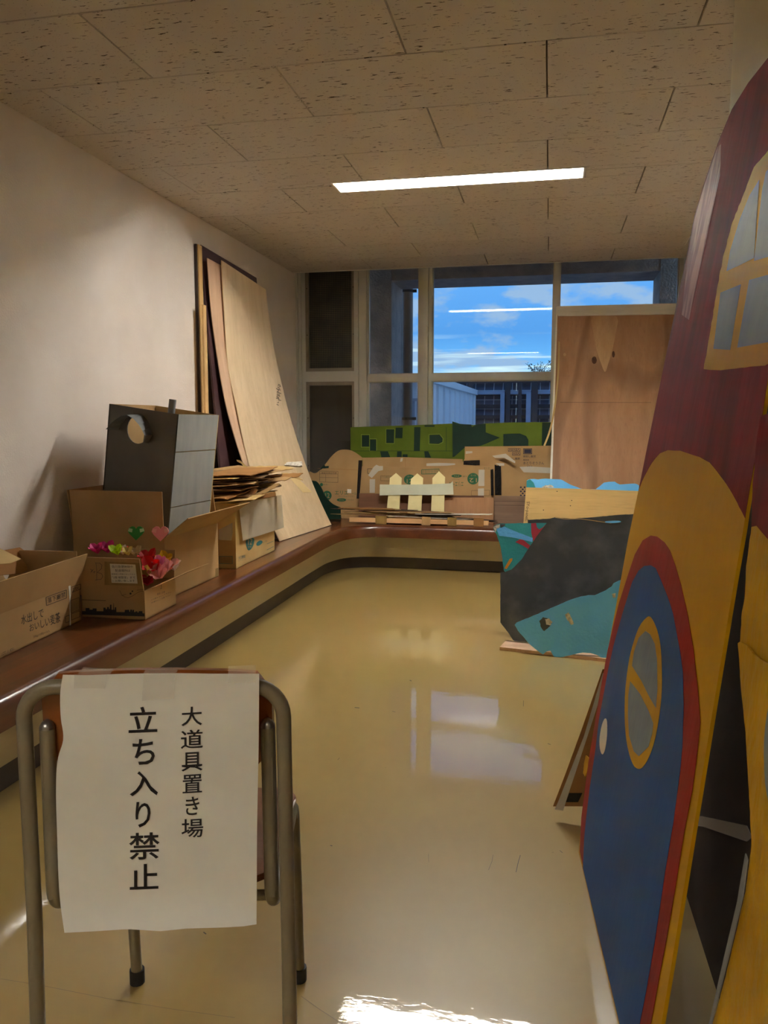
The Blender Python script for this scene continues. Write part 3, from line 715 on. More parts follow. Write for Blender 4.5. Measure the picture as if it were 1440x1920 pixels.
# --- carton B (flowers)
tB, PB, bB = carton('cardboard_box', (-1.497, 2.712), (-.264, -.004), (-.008, .272), .112, {0: (4, .125, (.012, .035)), 2: (4, .115, (.0, .0))},
    'small open cardboard box full of folded paper flowers, dark city skyline printed on its front', M['card'])
pb = vpl(PB[0], PB[1]); g = lambda x, y: (140+x/6.857, 980+y/6.857)
bu = Pl(PB[0]+Vector((0, 0, .112)), PB[1]+Vector((0, 0, .112)), PB[0]+Vector((0, -.0087, .112+.125)))
M['skyline'] = mat('dark_skyline_print', (40, 36, 34), .7)
sk = [(95, 1135), (140, 1138), (140, 1098), (190, 1098), (190, 1118), (230, 1120), (232, 1103), (280, 1103), (282, 1138), (370, 1140), (370, 1092), (395, 1092), (400, 1115), (415, 1112), (418, 1085), (438, 1085), (440, 1110), (452, 1110), (455, 1055), (472, 1055), (474, 1120), (495, 1120), (498, 1035), (502, 1035), (506, 1120), (515, 1122), (517, 1088), (533, 1088), (536, 1150), (642, 1152), (645, 1122), (700, 1120), (702, 1145), (712, 1145), (715, 1118), (738, 1118), (740, 1148), (746, 1120), (762, 1120), (764, 1150), (780, 1152), (782, 1140), (806, 1142), (808, 1156), (822, 1156), (824, 1138), (870, 1138), (872, 1164), (896, 1168), (898, 1206), (95, 1182)]
paint('skyline_print', pb, [g(*q) for q in sk], M['skyline'], tB)
strokes(pb, [[g(580, 870), g(600, 920), g(640, 955), g(690, 965), (g(740, 945)), g(800, 905), g(840, 885), g(885, 878)], [g(600, 940), g(660, 920)], [g(800, 868), g(885, 858)]], .5, M['ink'], tB)
paint('printed_dot', pb, [(g(718+13*math.cos(a*.7), 912+13*math.sin(a*.7))) for a in range(9)], M['ink'], tB); paint('printed_dot', pb, [(g(742+10*math.cos(a*.7), 882+10*math.sin(a*.7))) for a in range(9)], M['ink'], tB)
strokes(pb, [[g(95, 992), g(400, 1002)]], .9, M['ink'], tB)
paint('tape_strip', bu, [g(385, 500), g(835, 520), g(850, 655), g(870, 815), g(385, 800)], M['tape_br'], tB, lvl=1)
paint('white_label', bu, [g(452, 528), g(780, 540), g(808, 783), g(475, 772)], M['label'], tB, lvl=2)
text([('佐川急便㈱御中', g(475, 545), g(748, 552), g(750, 580), g(478, 582)), ('配達場所は', g(520, 598), g(712, 600), g(714, 633), g(522, 633)),
      ('被服室に声掛けをしてから', g(472, 650), g(775, 655), g(778, 672), g(474, 670)), ('「2階 被服室」まで', g(480, 688), g(775, 688), g(778, 720), g(482, 720)),
      ('にお願い致します', g(485, 732), g(770, 732), g(775, 762), g(488, 762))], PT(bu, .0022), M['inkblack'], tB)
strokes(bu, [[g(272, 512), g(282, 600), g(284, 740)], [g(270, 520), g(320, 520), g(350, 545), g(345, 590), g(290, 640), g(345, 655), g(362, 690), g(340, 728), g(262, 738)],
             [g(200, 598), g(225, 610), g(210, 640), g(240, 600)], [g(235, 640), g(262, 625), g(250, 650)]], .6, M['inkblue'], tB, name='pen_mark')
pbr = vpl(PB[0], PB[3])
strokes(pbr, [[g(1110, 765), g(1118, 850), g(1100, 848)]], .7, M['ink'], tB, name='pen_mark')
text([('取扱い注意', g(1060, 905), g(1160, 875), g(1160, 900), g(1060, 935)), ('この面を上にして下さい', g(985, 985), g(1240, 880), g(1240, 905), g(985, 1005)), ('水濡れにご注意下さい', g(985, 1020), g(1235, 915), g(1235, 940), g(985, 1042)), ('S100', g(1235, 722), g(1290, 700), g(1290, 725), g(1235, 748))], PT(pbr), M['ink'], tB)
# long side flap seen edge-on
q0 = PB[0]+Vector((0, .02, .112)); q1 = PB[3]+Vector((0, 0, .112))
sheet('flap', [q0, q1, q1+Vector((.075, .16, .035)), q1+Vector((.06, .0, .030))], .003, M['card'], tB)

# --- paper flowers
FC = {'magenta': (226, 62, 150), 'rose': (202, 44, 128), 'lime': (196, 226, 30), 'coral': (240, 120, 90), 'cream': (226, 204, 128), 'beige': (196, 172, 130), 'crimson': (196, 20, 22),
      'scarlet': (222, 26, 22), 'yellow': (236, 210, 20), 'gold': (232, 186, 20), 'pale_pink': (246, 196, 192), 'blush': (240, 178, 176), 'salmon': (240, 150, 130), 'pink': (238, 150, 190), 'sand': (214, 190, 110), 'deep_red': (190, 16, 40), 'white': (240, 226, 220)}
def papermat(nm):
    k = 'paper_'+nm
    if k not in M: M[k] = mat('folded_paper_'+nm, FC[nm], .6, tuple(int(v*.95) for v in FC[nm]), (30, 30, 30))
    return M[k]
def flower(px, py, Y, size, col, label, tilt=(0, 0), n=4, seed=0, col2=None):
    size *= 1.35; c = onY(px, py, Y); rnd = random.Random(seed+int(px*7))
    t = thing('paper_flower', (c.x, c.y, c.z-size*.8), label, 'paper flower', 'folded paper flowers in the box')
    ax = Vector((tilt[0], -.35+tilt[1], 1)).normalized(); a = ax.orthogonal().normalized(); b = ax.cross(a); base = c-ax*size*.8
    ph = rnd.uniform(0, 6)
    for k in range(n):
        th = ph + 2*math.pi*k/n; d = a*math.cos(th)+b*math.sin(th); s = a*-math.sin(th)+b*math.cos(th)
        r = size*rnd.uniform(.85, 1.1)
        mid = base+d*r*.55+ax*r*.75; tip = base+d*r*1.02+ax*r*rnd.uniform(1.1, 1.4)
        l = base+d*r*.32+ax*r*.75+s*r*.62; rr = base+d*r*.32+ax*r*.75-s*r*.62
        l2 = base+d*r*.75+ax*r*1.2+s*r*.42; r2_ = base+d*r*.75+ax*r*1.2-s*r*.42
        bm = bmesh.new(); V = [bm.verts.new(v) for v in (base, l, l2, tip, r2_, rr, mid)]
        for f in ((0, 1, 6), (1, 2, 6), (2, 3, 6), (3, 4, 6), (4, 5, 6), (5, 0, 6)): bm.faces.new([V[i] for i in f])
        geo = bm.faces[:]; bmesh.ops.solidify(bm, geom=geo, thickness=.0006)
        build('petal', bm, papermat(col2 if (col2 and k % 2) else col), t)
    return t
flower(181, 1028, 2.80, .024, 'magenta', 'bright magenta paper flower at the left end of the flower box')
flower(201, 1026, 2.83, .026, 'rose', 'dark rose paper flower, second from the left in the flower box', tilt=(.1, 0))
flower(218, 1030, 2.78, .024, 'lime', 'lime green paper flower in the flower box', tilt=(-.1, 0))
flower(229, 1031, 2.86, .020, 'coral', 'coral and white striped paper flower beside the lime green one', col2='white', n=5)
flower(239, 1033, 2.80, .019, 'cream', 'cream paper flower behind the raised front flap')
flower(254, 1034, 2.82, .021, 'beige', 'beige paper flower at the right end of the raised front flap')
flower(277, 1042, 2.86, .034, 'crimson', 'large crimson paper flower standing highest in the flower box', n=4)
flower(284, 1062, 2.80, .032, 'scarlet', 'wide scarlet paper flower below the large crimson one', tilt=(.2, -.3))
flower(299, 1046, 2.90, .018, 'yellow', 'small lemon paper flower tucked beside the golden one')
flower(312, 1046, 2.93, .023, 'gold', 'golden yellow paper flower at the back right of the flower box', tilt=(.2, 0))
flower(304, 1066, 2.86, .036, 'pale_pink', 'large pale pink paper flower in the middle of the flower box', tilt=(.1, -.4), n=5)
flower(297, 1076, 2.80, .028, 'blush', 'blush pink paper flower leaning on the right rim of the box', tilt=(.3, -.5), n=4)
flower(325, 1060, 2.94, .024, 'white', 'white and pink paper flower at the right rear corner of the box', col2='pale_pink', n=5)
flower(317, 1062, 2.90, .020, 'salmon', 'salmon paper flower between pale pink ones', tilt=(.1, -.2))
flower(300, 1052, 2.84, .022, 'pink', 'lilac pink paper flower under the lemon one', tilt=(0, -.3))
flower(270, 1076, 2.77, .026, 'sand', 'sand coloured paper flower beside the right edge of the front flap', tilt=(.2, -.3))
flower(276, 1090, 2.75, .022, 'deep_red', 'deep red paper flower low at the right front corner of the box', tilt=(.3, -.2))
# hearts on the back flap
def heart(px0, py0, s, Y, body, ear, label):
    pl = standing(Y); bm = bmesh.new()
    P = [(0, 1), (-.75, .15), (-1, -.3), (-.85, -.75), (-.5, -1), (-.2, -.95), (0, -.62), (.2, -.95), (.5, -1), (.85, -.75), (1, -.3), (.75, .15)]
    pts = [pl.pt(px0+x*s, py0+y*s*.85) for x, y in P]
    t = thing('paper_heart', (pl.pt(px0, py0+s*.85)), label, 'paper heart')
    prism(bm, pts, -pl.n*.0022); build('folded_body', bm, body, t)
    for sg in (-1, 1):
        q = [(sg*.98, -.3), (sg*.85, -.72), (sg*.42, -.62), (sg*.5, -.12)]
        bm = bmesh.new(); prism(bm, [pl.pt(px0+x*s, py0+y*s*.85, .0012) for x, y in q], -pl.n*.001); build('folded_corner', bm, ear, t)
M['pgreen'] = mat('green_origami_paper', (34, 140, 48), .6); M['pgreen2'] = mat('pale_green_paper_back', (178, 212, 160), .6); M['ppink'] = mat('pink_origami_paper', (246, 152, 158), .6); M['ppink2'] = mat('lighter_pink_paper', (250, 178, 176), .6)
heart(255, 1000, 15.5, 2.987, M['pgreen'], M['pgreen2'], 'green folded paper heart on the back flap of the flower box')
heart(300.5, 1001, 16.5, 2.987, M['ppink'], M['ppink2'], 'pink folded paper heart on the back flap of the flower box')

# --- carton C (large, holding the grey costume head)
tC, PC, bC = carton('cardboard_box', (-1.583, 3.05), (-.43, 0), (.003, .542), .262, {0: (3, .20, (.0, .0)), 1: (8, .20, .01), 2: (-2, .20, .02), 3: (58, .19, (-.02, -.10))},
    'large open cardboard box holding the grey painted costume box', M['card'])
pc = vpl(PC[0], PC[3])
paint('tape_strip', pc, [(404, 1066), (410, 1064), (410, 1080), (404, 1082)], M['tape_br'], tC)

# --- grey painted box with round hole (costume head)
YR = 3.17
tl_, tr_, br_, bl_ = onY(205, 757, YR), onY(335, 777, YR), onY(315, 1012, YR), onY(182, 992, YR)
up_ = (tr_-br_).normalized(); rt_ = (tr_-tl_).normalized(); Wd = (tr_-tl_).length
zmin = ZB+.014
Hh = (tr_.z-zmin-.03)/up_.z
dpv = Vector((.03, .35, 0))
rob = thing('costume_box', ((tl_.x+tr_.x)/2, YR+.17, zmin), 'tall grey painted cardboard box with a round hole, standing in a larger open box', 'painted box')
plr = Pl(tr_, tl_, br_)
nrm = -plr.n
# near face with hole (ring of quads)
hole = [(259+20.5*math.cos(a), 805+27*math.sin(a)) for a in [2*math.pi*i/24 for i in range(24)]]
bm = bmesh.new()
bot_r = tr_-up_*Hh; bot_l = tl_-up_*Hh
def face_uv(P): d = P-tr_; return (d.dot(-rt_)/Wd, d.dot(-up_)/Hh)
inner_ = [plr.pt(hx, hy) for hx, hy in hole]
corners = [tr_, tl_, bot_l, bot_r]
plate_hole(bm, corners, inner_, nrm*.005)
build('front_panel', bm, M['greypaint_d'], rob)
# right side, in three panels with crease lines
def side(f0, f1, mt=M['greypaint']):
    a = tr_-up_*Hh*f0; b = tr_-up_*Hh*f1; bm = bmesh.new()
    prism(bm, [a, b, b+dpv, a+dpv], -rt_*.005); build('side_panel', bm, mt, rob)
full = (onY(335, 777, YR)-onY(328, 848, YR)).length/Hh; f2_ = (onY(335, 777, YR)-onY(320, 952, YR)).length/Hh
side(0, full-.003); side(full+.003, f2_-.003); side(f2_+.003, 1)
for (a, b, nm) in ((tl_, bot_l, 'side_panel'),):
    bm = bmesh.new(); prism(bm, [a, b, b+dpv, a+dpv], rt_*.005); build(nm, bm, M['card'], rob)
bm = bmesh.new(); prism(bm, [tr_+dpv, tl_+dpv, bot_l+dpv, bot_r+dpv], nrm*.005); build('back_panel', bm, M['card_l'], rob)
bm = bmesh.new(); prism(bm, [bot_r, bot_l, bot_l+dpv, bot_r+dpv], up_*.005); build('bottom_panel', bm, M['card'], rob)
# curved visor strip
fr_ = [(198, 805), (206, 796), (216, 787), (227, 780), (238, 778), (250, 785), (260, 796), (267, 808), (270.5, 816)]
bk_ = [(222, 806), (228, 795), (236, 785), (247, 778), (258, 776.5), (268, 779), (277, 789), (282, 800), (285, 815)]
bm = bmesh.new(); va = [bm.verts.new(onY(x, y, YR-.085)) for x, y in fr_]; vb = [bm.verts.new(plr.pt(x, y, .001)) for x, y in bk_]
for i in range(8): bm.faces.new((va[i], va[i+1], vb[i+1], vb[i]))
bmesh.ops.solidify(bm, geom=bm.faces[:], thickness=.003); build('curved_visor', bm, M['greypaint'], rob)
bm = bmesh.new(); a0, b0 = onY(270.5, 816, YR-.085), plr.pt(285, 815, .001)
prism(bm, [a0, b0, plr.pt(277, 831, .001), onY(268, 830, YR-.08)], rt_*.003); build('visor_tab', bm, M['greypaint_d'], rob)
q0, q1 = onY(320, 780, YR+.05), onY(324, 749, YR+.05)
bm = bmesh.new(); sweep(bm, [q0-up_*.05, q1], .0155, 16); build('paper_tube', bm, M['greypaint'], rob, smooth=True)

# --- carton D (toilet roll carton) and the scraps on it
zD = onY(443, 945, 3.784).z
tD, PD, bD = carton('cardboard_box', (-1.567, 3.784), (-.40, -.005), (-.01, .613), zD-ZB, {},
    'cardboard carton with a teal printed 12, piled high with torn cardboard scraps', M['card_l'])
pdr = vpl(PD[0], PD[3]); pdn = vpl(PD[0], PD[1])
g = lambda x, y: (380+x/6, 860+y/6)
paint('printed_badge', pdr, smoothp([g(487, 920), g(530, 890), g(578, 900), g(575, 960), g(550, 1010), g(520, 1032), g(500, 1010), g(488, 960)]), M['inkteal'], tD)
text([('12', g(510, 905), g(560, 895), g(552, 965), g(512, 972)), ('ロール', g(508, 985), g(548, 975), g(545, 1000), g(510, 1008))], PT(pdr, .0014), M['card_l'], tD)
paint('printed_badge', pdr, smoothp([g(607, 950), g(640, 922), g(668, 925), g(672, 945), g(640, 975), g(610, 978)]), M['inkteal'], tD)
text([('大王製紙', g(402, 1100), g(478, 1078), g(480, 1115), g(404, 1140)), ('トイレットティシュー', g(400, 1145), g(485, 1125), g(486, 1135), g(402, 1158)), ('シングル', g(678, 930), g(725, 910), g(725, 935), g(678, 955))], PT(pdr), M['inkteal'], tD)
strokes(pdr, [[g(725, 960), g(797, 925)], [g(722, 1028), g(797, 988)]], .8, M['inkteal'], tD)
outline(pdn, [g(188, 1100), g(335, 1100), g(333, 1182), g(186, 1178)], .9, M['inkteal'], tD)
strokes(pdn, [[g(196+i*9, 1108), g(196+i*9, 1172)] for i in range(15)], .5, M['ink'], tD, name='barcode')
slab('tape_strip', pdn, [g(180, 800), g(335, 720), g(338, 830), g(322, 922), g(185, 915)], .0006, M['tape'], tD, k=.002)
# white card hanging on its side
pw = Pl(PD[0]+Vector((.012, 0, 0)), PD[3]+Vector((.012, 0, 0)), PD[0]+Vector((.02, 0, .3)))
bm = bmesh.new(); nx = 16; rows_ = []
for i in range(nx+1):
    u = i/nx; top = Vector(g(405, 505)).lerp(Vector(g(885, 408)), u); bot = Vector(g(452, 925)).lerp(Vector(g(915, 775)), u)
    dd = .006*math.sin(u*13)*(u**1.5)+.02*u*u
    rows_.append([bm.verts.new(pw.pt(q.x, q.y, dd)) for q in (top, top.lerp(bot, .33), top.lerp(bot, .66), bot)])
for i in range(nx):
    for j in range(3): bm.faces.new((rows_[i][j], rows_[i][j+1], rows_[i+1][j+1], rows_[i+1][j]))
bmesh.ops.solidify(bm, geom=bm.faces[:], thickness=.001)
M['whitecard'] = mat('soft_white_card', (232, 222, 202), .5, (222, 212, 190), (6, 6, 6))
build('white_card', bm, M['whitecard'], label='curled off-white card hanging from the pile of scraps over the carton printed 12', cat='card', smooth=True)

def scrap(name, c, sx_, sy_, z, rz, tilt, mt, label, grp, th=.004, seed=0, cat='cardboard', bend=0):
    rnd = random.Random(seed)
    base = [(-1, -1), (-.3, -1.1), (.4, -.9), (1, -1), (1.1, 0), (.95, 1), (.2, .9), (-.5, 1.1), (-1, .9), (-1.05, .1)]
    pts = [Vector((x*sx_*rnd.uniform(.8, 1.1), y*sy_*rnd.uniform(.8, 1.1))) for x, y in base]; pts = jag(pts, .006, .035, seed)
    Rm = Matrix.Rotation(rz, 3, 'Z') @ Matrix.Rotation(tilt[0], 3, 'X') @ Matrix.Rotation(tilt[1], 3, 'Y')
    bm = bmesh.new(); prism(bm, [Rm @ Vector((p.x, p.y, bend*(p.x/sx_)**2)) + Vector((c[0], c[1], z)) for p in pts], Vector((0, 0, th)))
    return build(name, bm, mt, None, label=label, cat=cat, group=grp)
G1 = 'torn cardboard scraps piled on the carton printed 12'; L1 = 'torn brown cardboard scrap in the heap on top of the carton printed 12'
rnd = random.Random(11)
zt_ = zD+.001
mats_ = [M['card'], M['card_d'], M['card_l'], M['card'], M['chipbrown'], M['card_in']]
for i in range(26):
    z = zt_ + .004 + i*.0056
    cx, cy_ = -1.72+rnd.uniform(-.05, .07), 4.06+rnd.uniform(-.12, .22)
    scrap('cardboard_scrap', (cx, cy_), rnd.uniform(.10, .20), rnd.uniform(.12, .26), z, rnd.uniform(-.5, .5), (rnd.uniform(-.06, .06)+.02, rnd.uniform(-.10, .06)), mats_[i % 6], L1, G1, seed=i)
zz = zt_+26*.0056
pS = Pl((-1.60, 4.2, zt_+.1), (-1.62, 4.6, zt_+.12), (-1.9, 4.2, zt_+.17))
g = lambda x, y: (380+x/6, 860+y/6)
def scrap_px(pts, Y, mt, label, th=.004, a=.8, tiltz=.35, seed=0):
    pl = Pl((0, Y, .8), (1, Y-.15, .8), (0, Y+1, .8+tiltz)); return slab('cardboard_scrap', pl, jag([g(*p) for p in pts], a, 4, seed), th, mt, label=label, cat='cardboard')
scrap_px([(120, 175), (560, 85), (900, 80), (1020, 108), (860, 135), (640, 140), (440, 190), (290, 228), (150, 235)], 4.02, M['card_l'], 'broad pale torn cardboard sheet on top of the scrap heap', seed=1)
scrap_px([(60, 175), (220, 158), (420, 118), (500, 130), (330, 165), (200, 200), (70, 205)], 3.96, M['label'], 'white torn paper edge poking out at the left of the scrap heap', th=.001, seed=2)
scrap_px([(390, 470), (560, 330), (620, 345), (580, 400), (700, 345), (810, 285), (870, 290), (700, 385), (480, 462), (410, 490)], 3.80, M['card'], 'folded cardboard scrap hanging over the rim of the carton printed 12', tiltz=1.2, seed=3)
scrap_px([(50, 290), (130, 275), (240, 320), (330, 365), (450, 378), (300, 395), (180, 372), (60, 340)], 3.80, M['card'], 'bent cardboard flap sticking out left, under the scrap heap', tiltz=.8, seed=4)
scrap_px([(450, 465), (670, 395), (815, 370), (822, 420), (640, 450), (430, 492)], 3.79, M['card_d'], 'narrow cardboard strip along the rim above the white card', tiltz=1.5, seed=5)
scrap_px([(440, 210), (600, 160), (740, 165), (640, 215), (520, 235)], 3.9, M['label'], 'white torn scrap in the middle of the heap', th=.001, seed=6)
scrap_px([(430, 240), (585, 238), (588, 262), (480, 265)], 3.88, M['label'], 'small white paper slip low in the scrap heap', th=.001, seed=7)
M['ply_cream'] = mat('cream_card_strip', (226, 200, 146), .6)
scrap_px([(985, 225), (1040, 215), (1060, 205), (1228, 375), (1130, 380)], 4.45, M['ply_cream'], 'pale cream strip hanging off the right side of the scrap heap', a=.1, tiltz=2.5, seed=8)
scrap_px([(880, 160), (1000, 165), (1075, 195), (1128, 240), (1060, 220), (960, 195)], 4.4, M['card_l'], 'curled pale cardboard sliver at the right tip of the scrap heap', tiltz=1, seed=9)
scrap_px([(380, 10), (420, 20), (500, 90), (470, 105), (440, 60), (385, 30)], 4.1, M['card_l'], 'thin cardboard curl sticking up from the scrap heap', a=.3, tiltz=3, seed=10)
scrap_px([(915, 70), (950, 38), (1115, 30), (1115, 75), (1095, 85)], 4.25, M['foam'], 'small white foam offcut lying on the scrap heap', th=.012, a=.3, tiltz=1.2, seed=11)
for i, (x0, x1, y, d) in enumerate(((620, 1000, 225, 30), (700, 1130, 185, 34), (560, 860, 300, 22), (640, 870, 262, 26))):
    scrap_px([(x0, y), ((x0+x1)/2, y-16), (x1, y-24), (x1-60, y+d-16), ((x0+x1)/2, y+d-4), (x0-20, y+d+6)], 4.05+.05*i, [M['card'], M['card_d'], M['card_l'], M['card']][i],
             ['brown cardboard tongue, uppermost of those jutting right from the heap', 'long brown cardboard tongue reaching furthest right from the heap', 'short pale cardboard tongue low on the right of the heap', 'cardboard tongue just above the lowest one on the right of the heap'][i], tiltz=.5, seed=20+i)

# ==================================================================================== BOARDS AGAINST THE LEFT WALL
def curved_board(name, left, right, th, mt, label):
    """left/right: list of (x, y, z) from bottom to top"""
    def samp(P, n=24):
        P = [Vector(p) for p in P]; z0, z1 = P[0].z, P[-1].z; out = []
        S = smoothp(P, 10, False)
        for i in range(n+1):
            k = i/n*(len(S)-1); a = int(k); f = k-a; out.append(S[a] if a >= len(S)-1 else S[a].lerp(S[a+1], f))
        return out
    A, B = samp(left), samp(right); bm = bmesh.new(); nn = 6; R = []
    for a, b in zip(A, B): R.append([bm.verts.new(a.lerp(b, j/nn)) for j in range(nn+1)])
    for i in range(len(R)-1):
        for j in range(nn): bm.faces.new((R[i][j], R[i][j+1], R[i+1][j+1], R[i+1][j]))
    bmesh.ops.recalc_face_normals(bm, faces=bm.faces)
    bmesh.ops.solidify(bm, geom=bm.faces[:], thickness=th)
    return build(name, bm, mt, label=label, cat='board', smooth=True)
def L_(px, py, Y): v = onY(px, py, Y); return (v.x, v.y, v.z)
zb0 = ZB+.002
# maroon board
bm = bmesh.new(); A = onX(377, 459, XL+.016); B = onX(481, 521, XL+.016)
prism(bm, [Vector((XL+.14, A.y, zb0)), Vector((XL+.14, B.y, zb0)), Vector((XL+.016, B.y, B.z)), Vector((XL+.016, A.y, A.z))], Vector((-.012, 0, 0)))
build('leaning_board', bm, M['maroon'], label='tall maroon board leaning on the left wall behind the bent plywood', cat='board')
# sheet behind
l1 = [(-1.725, 4.70, zb0), L_(460, 885, 4.67), L_(434, 803, 4.62), L_(418, 737, 4.59), L_(402.5, 642, 4.57), L_(394, 572, 4.54), L_(387.5, 484, 4.53)]
e1 = onY(483, 534, 5.39)
r1_ = [(x-.012, 5.39, z) for (x, y, z) in l1[:-1]]; r1_.append((e1.x, 5.39, e1.z))
curved_board('leaning_plywood', l1, r1_, .005, M['ply_pink'], 'bent pinkish plywood sheet leaning just behind the foremost pale one')
# foremost sheet
l2 = [(-1.664, 4.727, zb0), L_(489, 940, 4.74), L_(463, 860, 4.74), L_(441.5, 760, 4.73), L_(427, 690, 4.72), L_(420, 595, 4.71), L_(414, 488, 4.70)]
r2_ = [(-1.562, 5.578, zb0), L_(597, 935, 5.56), L_(575, 880, 5.54), L_(545, 790, 5.50), L_(520, 690, 5.47), L_(506, 615, 5.46), L_(497, 543, 5.45)]
fb = curved_board('leaning_plywood', l2, r2_, .0055, M['ply'], 'pale bent plywood sheet, foremost of those leaning on the left wall')
# battens beside them
for (xa, xb, yt, yb_, dx, lab) in ((372, 378.5, 458, 812, .014, 'tall thin pine batten at the left edge of the leaning boards'), (381, 386.5, 571, 812, .060, 'shorter pine batten in front of the maroon board'),
                               (368, 371.5, 457, 812, .006, 'dark-edged thin board standing closest to the left wall')):
    a = onX(xa, yt, XL+dx+.012); b = onX(xb, yt, XL+dx+.012)
    bm = bmesh.new(); box(bm, (XL+dx, a.y, zb0), (XL+dx+.012, b.y, a.z)); build('wood_batten', bm, M['batten'] if xa > 370 else M['chipbrown'], label=lab, cat='batten')
# scribble on the foremost sheet
pq = Pl(L_(545, 790, 5.50), L_(520, 690, 5.47), L_(427, 690, 4.72))
rnd = random.Random(5)
strokes(pq, [[(519+rnd.uniform(-1, 5), 720+i*2.2+rnd.uniform(-1, 1)), (521+rnd.uniform(0, 6), 721+i*2.2+rnd.uniform(-1, 2))] for i in range(18)], 1.1, M['ink'], fb, k=.006, name='pen_mark')

# ==================================================================================== BACK OF THE ROOM, ON THE BENCH
gb = lambda x, y: (560+x/2.88, 780+y/2.88)
g5 = lambda x, y: (570+x/6.26, 800+y/6.26)
g6 = lambda x, y: (800+x/5.538, 790+y/5.538)
zz0 = 1010
def stand(name, Y, lean, pts, th, mt, label, cat='board', bottom=None, parent=None):
    pl = standing(Y, ZB, lean)
    t = thing(name, (pl.pt(sum(p[0] for p in pts)/len(pts), 900).x, Y, ZB), label, cat)
    bm = bmesh.new(); P = []
    for p in pts:
        v = pl.pt(p[0], p[1])
        if v.z < ZB+.002: v = Vector((v.x, Y, ZB+.002))
        P.append(v)
    prism(bm, P, -pl.n*th); build('board', bm, mt, t); return t, pl
# green boards
t, pl = stand('painted_board', 6.20, .06, [(657, 801), (700, 799.5), (780, 797), (849, 794), (849, 1100), (657, 1100)], .005, M['moss'], 'olive green painted board with small dark green rectangles, left one against the window')
for q in ([(342, 104), (380, 104), (380, 165), (342, 165)], [(385, 127), (418, 127), (418, 187), (385, 187)], [(473, 72), (516, 72), (514, 146), (473, 146)], [(524, 63), (562, 63), (560, 120), (522, 120)],
          [(624, 60), (658, 60), (654, 188), (622, 188)], [(707, 103), (760, 101), (777, 122), (775, 140), (755, 150), (707, 148)], [(440, 191), (482, 191), (495, 225), (447, 225)], [(532, 191), (556, 191), (556, 225), (530, 225)],
          [(562, 207), (588, 207), (588, 225), (560, 225)], [(678, 191), (700, 191), (715, 225), (682, 224)], [(680, 50), (734, 50), (734, 58), (680, 58)]):
    paint('painted_patch', pl, [gb(*p) for p in q], M['pine'], t)
outline(pl, [gb(338, 100), gb(383, 100), gb(383, 169), gb(338, 169)], .5, M['lime_line'], t); outline(pl, [gb(383, 123), gb(421, 123), gb(421, 189), gb(383, 189)], .5, M['lime_line'], t); outline(pl, [gb(471, 70), gb(519, 70), gb(516, 149), gb(471, 149)], .4, M['lime_line'], t)
outline(pl, [gb(703, 99), gb(762, 97), gb(781, 122), gb(779, 142), gb(756, 154), gb(703, 152)], .4, M['lime_line'], t)
strokes(pl, [[gb(280, 189), gb(830, 189)], [gb(797, 60), gb(797, 190)]], .6, M['pine'], t, name='fold_line')
t, pl = stand('painted_board', 6.16, .06, [(848, 790), (862, 794.5), (888, 797), (910, 794), (960, 792), (1040, 791.5), (1040, 1100), (848, 1100)], .005, M['moss'], 'green board painted with a large dark arrow shape, right one against the window')
for q in ([(830, 31), (870, 43), (932, 46), (935, 60), (968, 44), (1010, 43), (1010, 88), (1087, 117), (1010, 150), (985, 160), (895, 172), (840, 220), (831, 222)], [(1105, 98), (1150, 95), (1195, 95), (1228, 108), (1240, 128), (1240, 190), (1105, 190)], [(1315, 36), (1380, 36), (1380, 190), (1312, 190)]):
    paint('painted_patch', pl, [gb(*p) for p in q], M['pine'], t)
# brown cartons flattened
def prints(t, pl, items, mt, k=.0012): text(items, PT(pl, k), M[mt], t)
def Q(f, x0, y0, x1, y1, sl=0): return (f(x0, y0), f(x1, y0+sl), f(x1, y1+sl), f(x0, y1))
def QI(f, x0, y0, x1, y1): return (f(x1, y1), f(x0, y1), f(x0, y0), f(x1, y0))     # upside down
def disc(t, pl, f, cx, cy_, rx, ry, mt): paint('printed_badge', pl, [f(cx+rx*math.cos(a*math.pi/12), cy_+ry*math.sin(a*math.pi/12)) for a in range(24)], M[mt], t)
# right carton sheet
t, pl = stand('flattened_carton', 6.10, .05, [gb(897, 165), gb(1120, 163), gb(1372, 160), gb(1372, 470), gb(900, 470), gb(896, 250)], .005, M['card'], 'flattened brown carton printed with moisture absorber lettering, right of the back boards', 'cardboard')
prints(t, pl, [('水とりぞうさん',)+Q(gb, 1212, 246, 1325, 262), ('横倒し厳禁',)+Q(gb, 1212, 212, 1280, 224), ('備長炭',)+Q(gb, 1212, 233, 1244, 242), ('550',)+Q(gb, 1234, 269, 1262, 281), ('倒し厳禁',)+Q(gb, 1140, 224, 1195, 236)], 'inkblue')
for (a, b_, c, d) in ((1132, 175, 1150, 191), (1154, 175, 1173, 191), (1176, 175, 1196, 191), (1154, 196, 1172, 212), (1176, 196, 1196, 212)):
    outline(pl, [gb(a, b_), gb(c, b_), gb(c, d), gb(a, d)], .7, M['inkblue'], t); strokes(pl, [[gb(a+4, d-3), gb((a+c)/2, b_+4), gb(c-4, d-3)]], .8, M['inkblue'], t, name='printed_symbol')
paint('printed_symbol', pl, [gb(1213, 175), gb(1260, 175), gb(1260, 206), gb(1213, 206)], M['inkblue'], t)
outline(pl, [gb(1217, 179), gb(1256, 179), gb(1256, 202), gb(1217, 202)], .5, M['card'], t, k=.0016)
slab('tape_strip', pl, [gb(1192, 275), gb(1250, 272), gb(1372, 280), gb(1372, 310), gb(1215, 304)], .0006, M['tape_w'], t, k=.0016)
slab('tape_strip', pl, [gb(902, 190), gb(938, 190), gb(938, 200), gb(902, 205)], .0006, M['tape_w'], t, k=.0016)
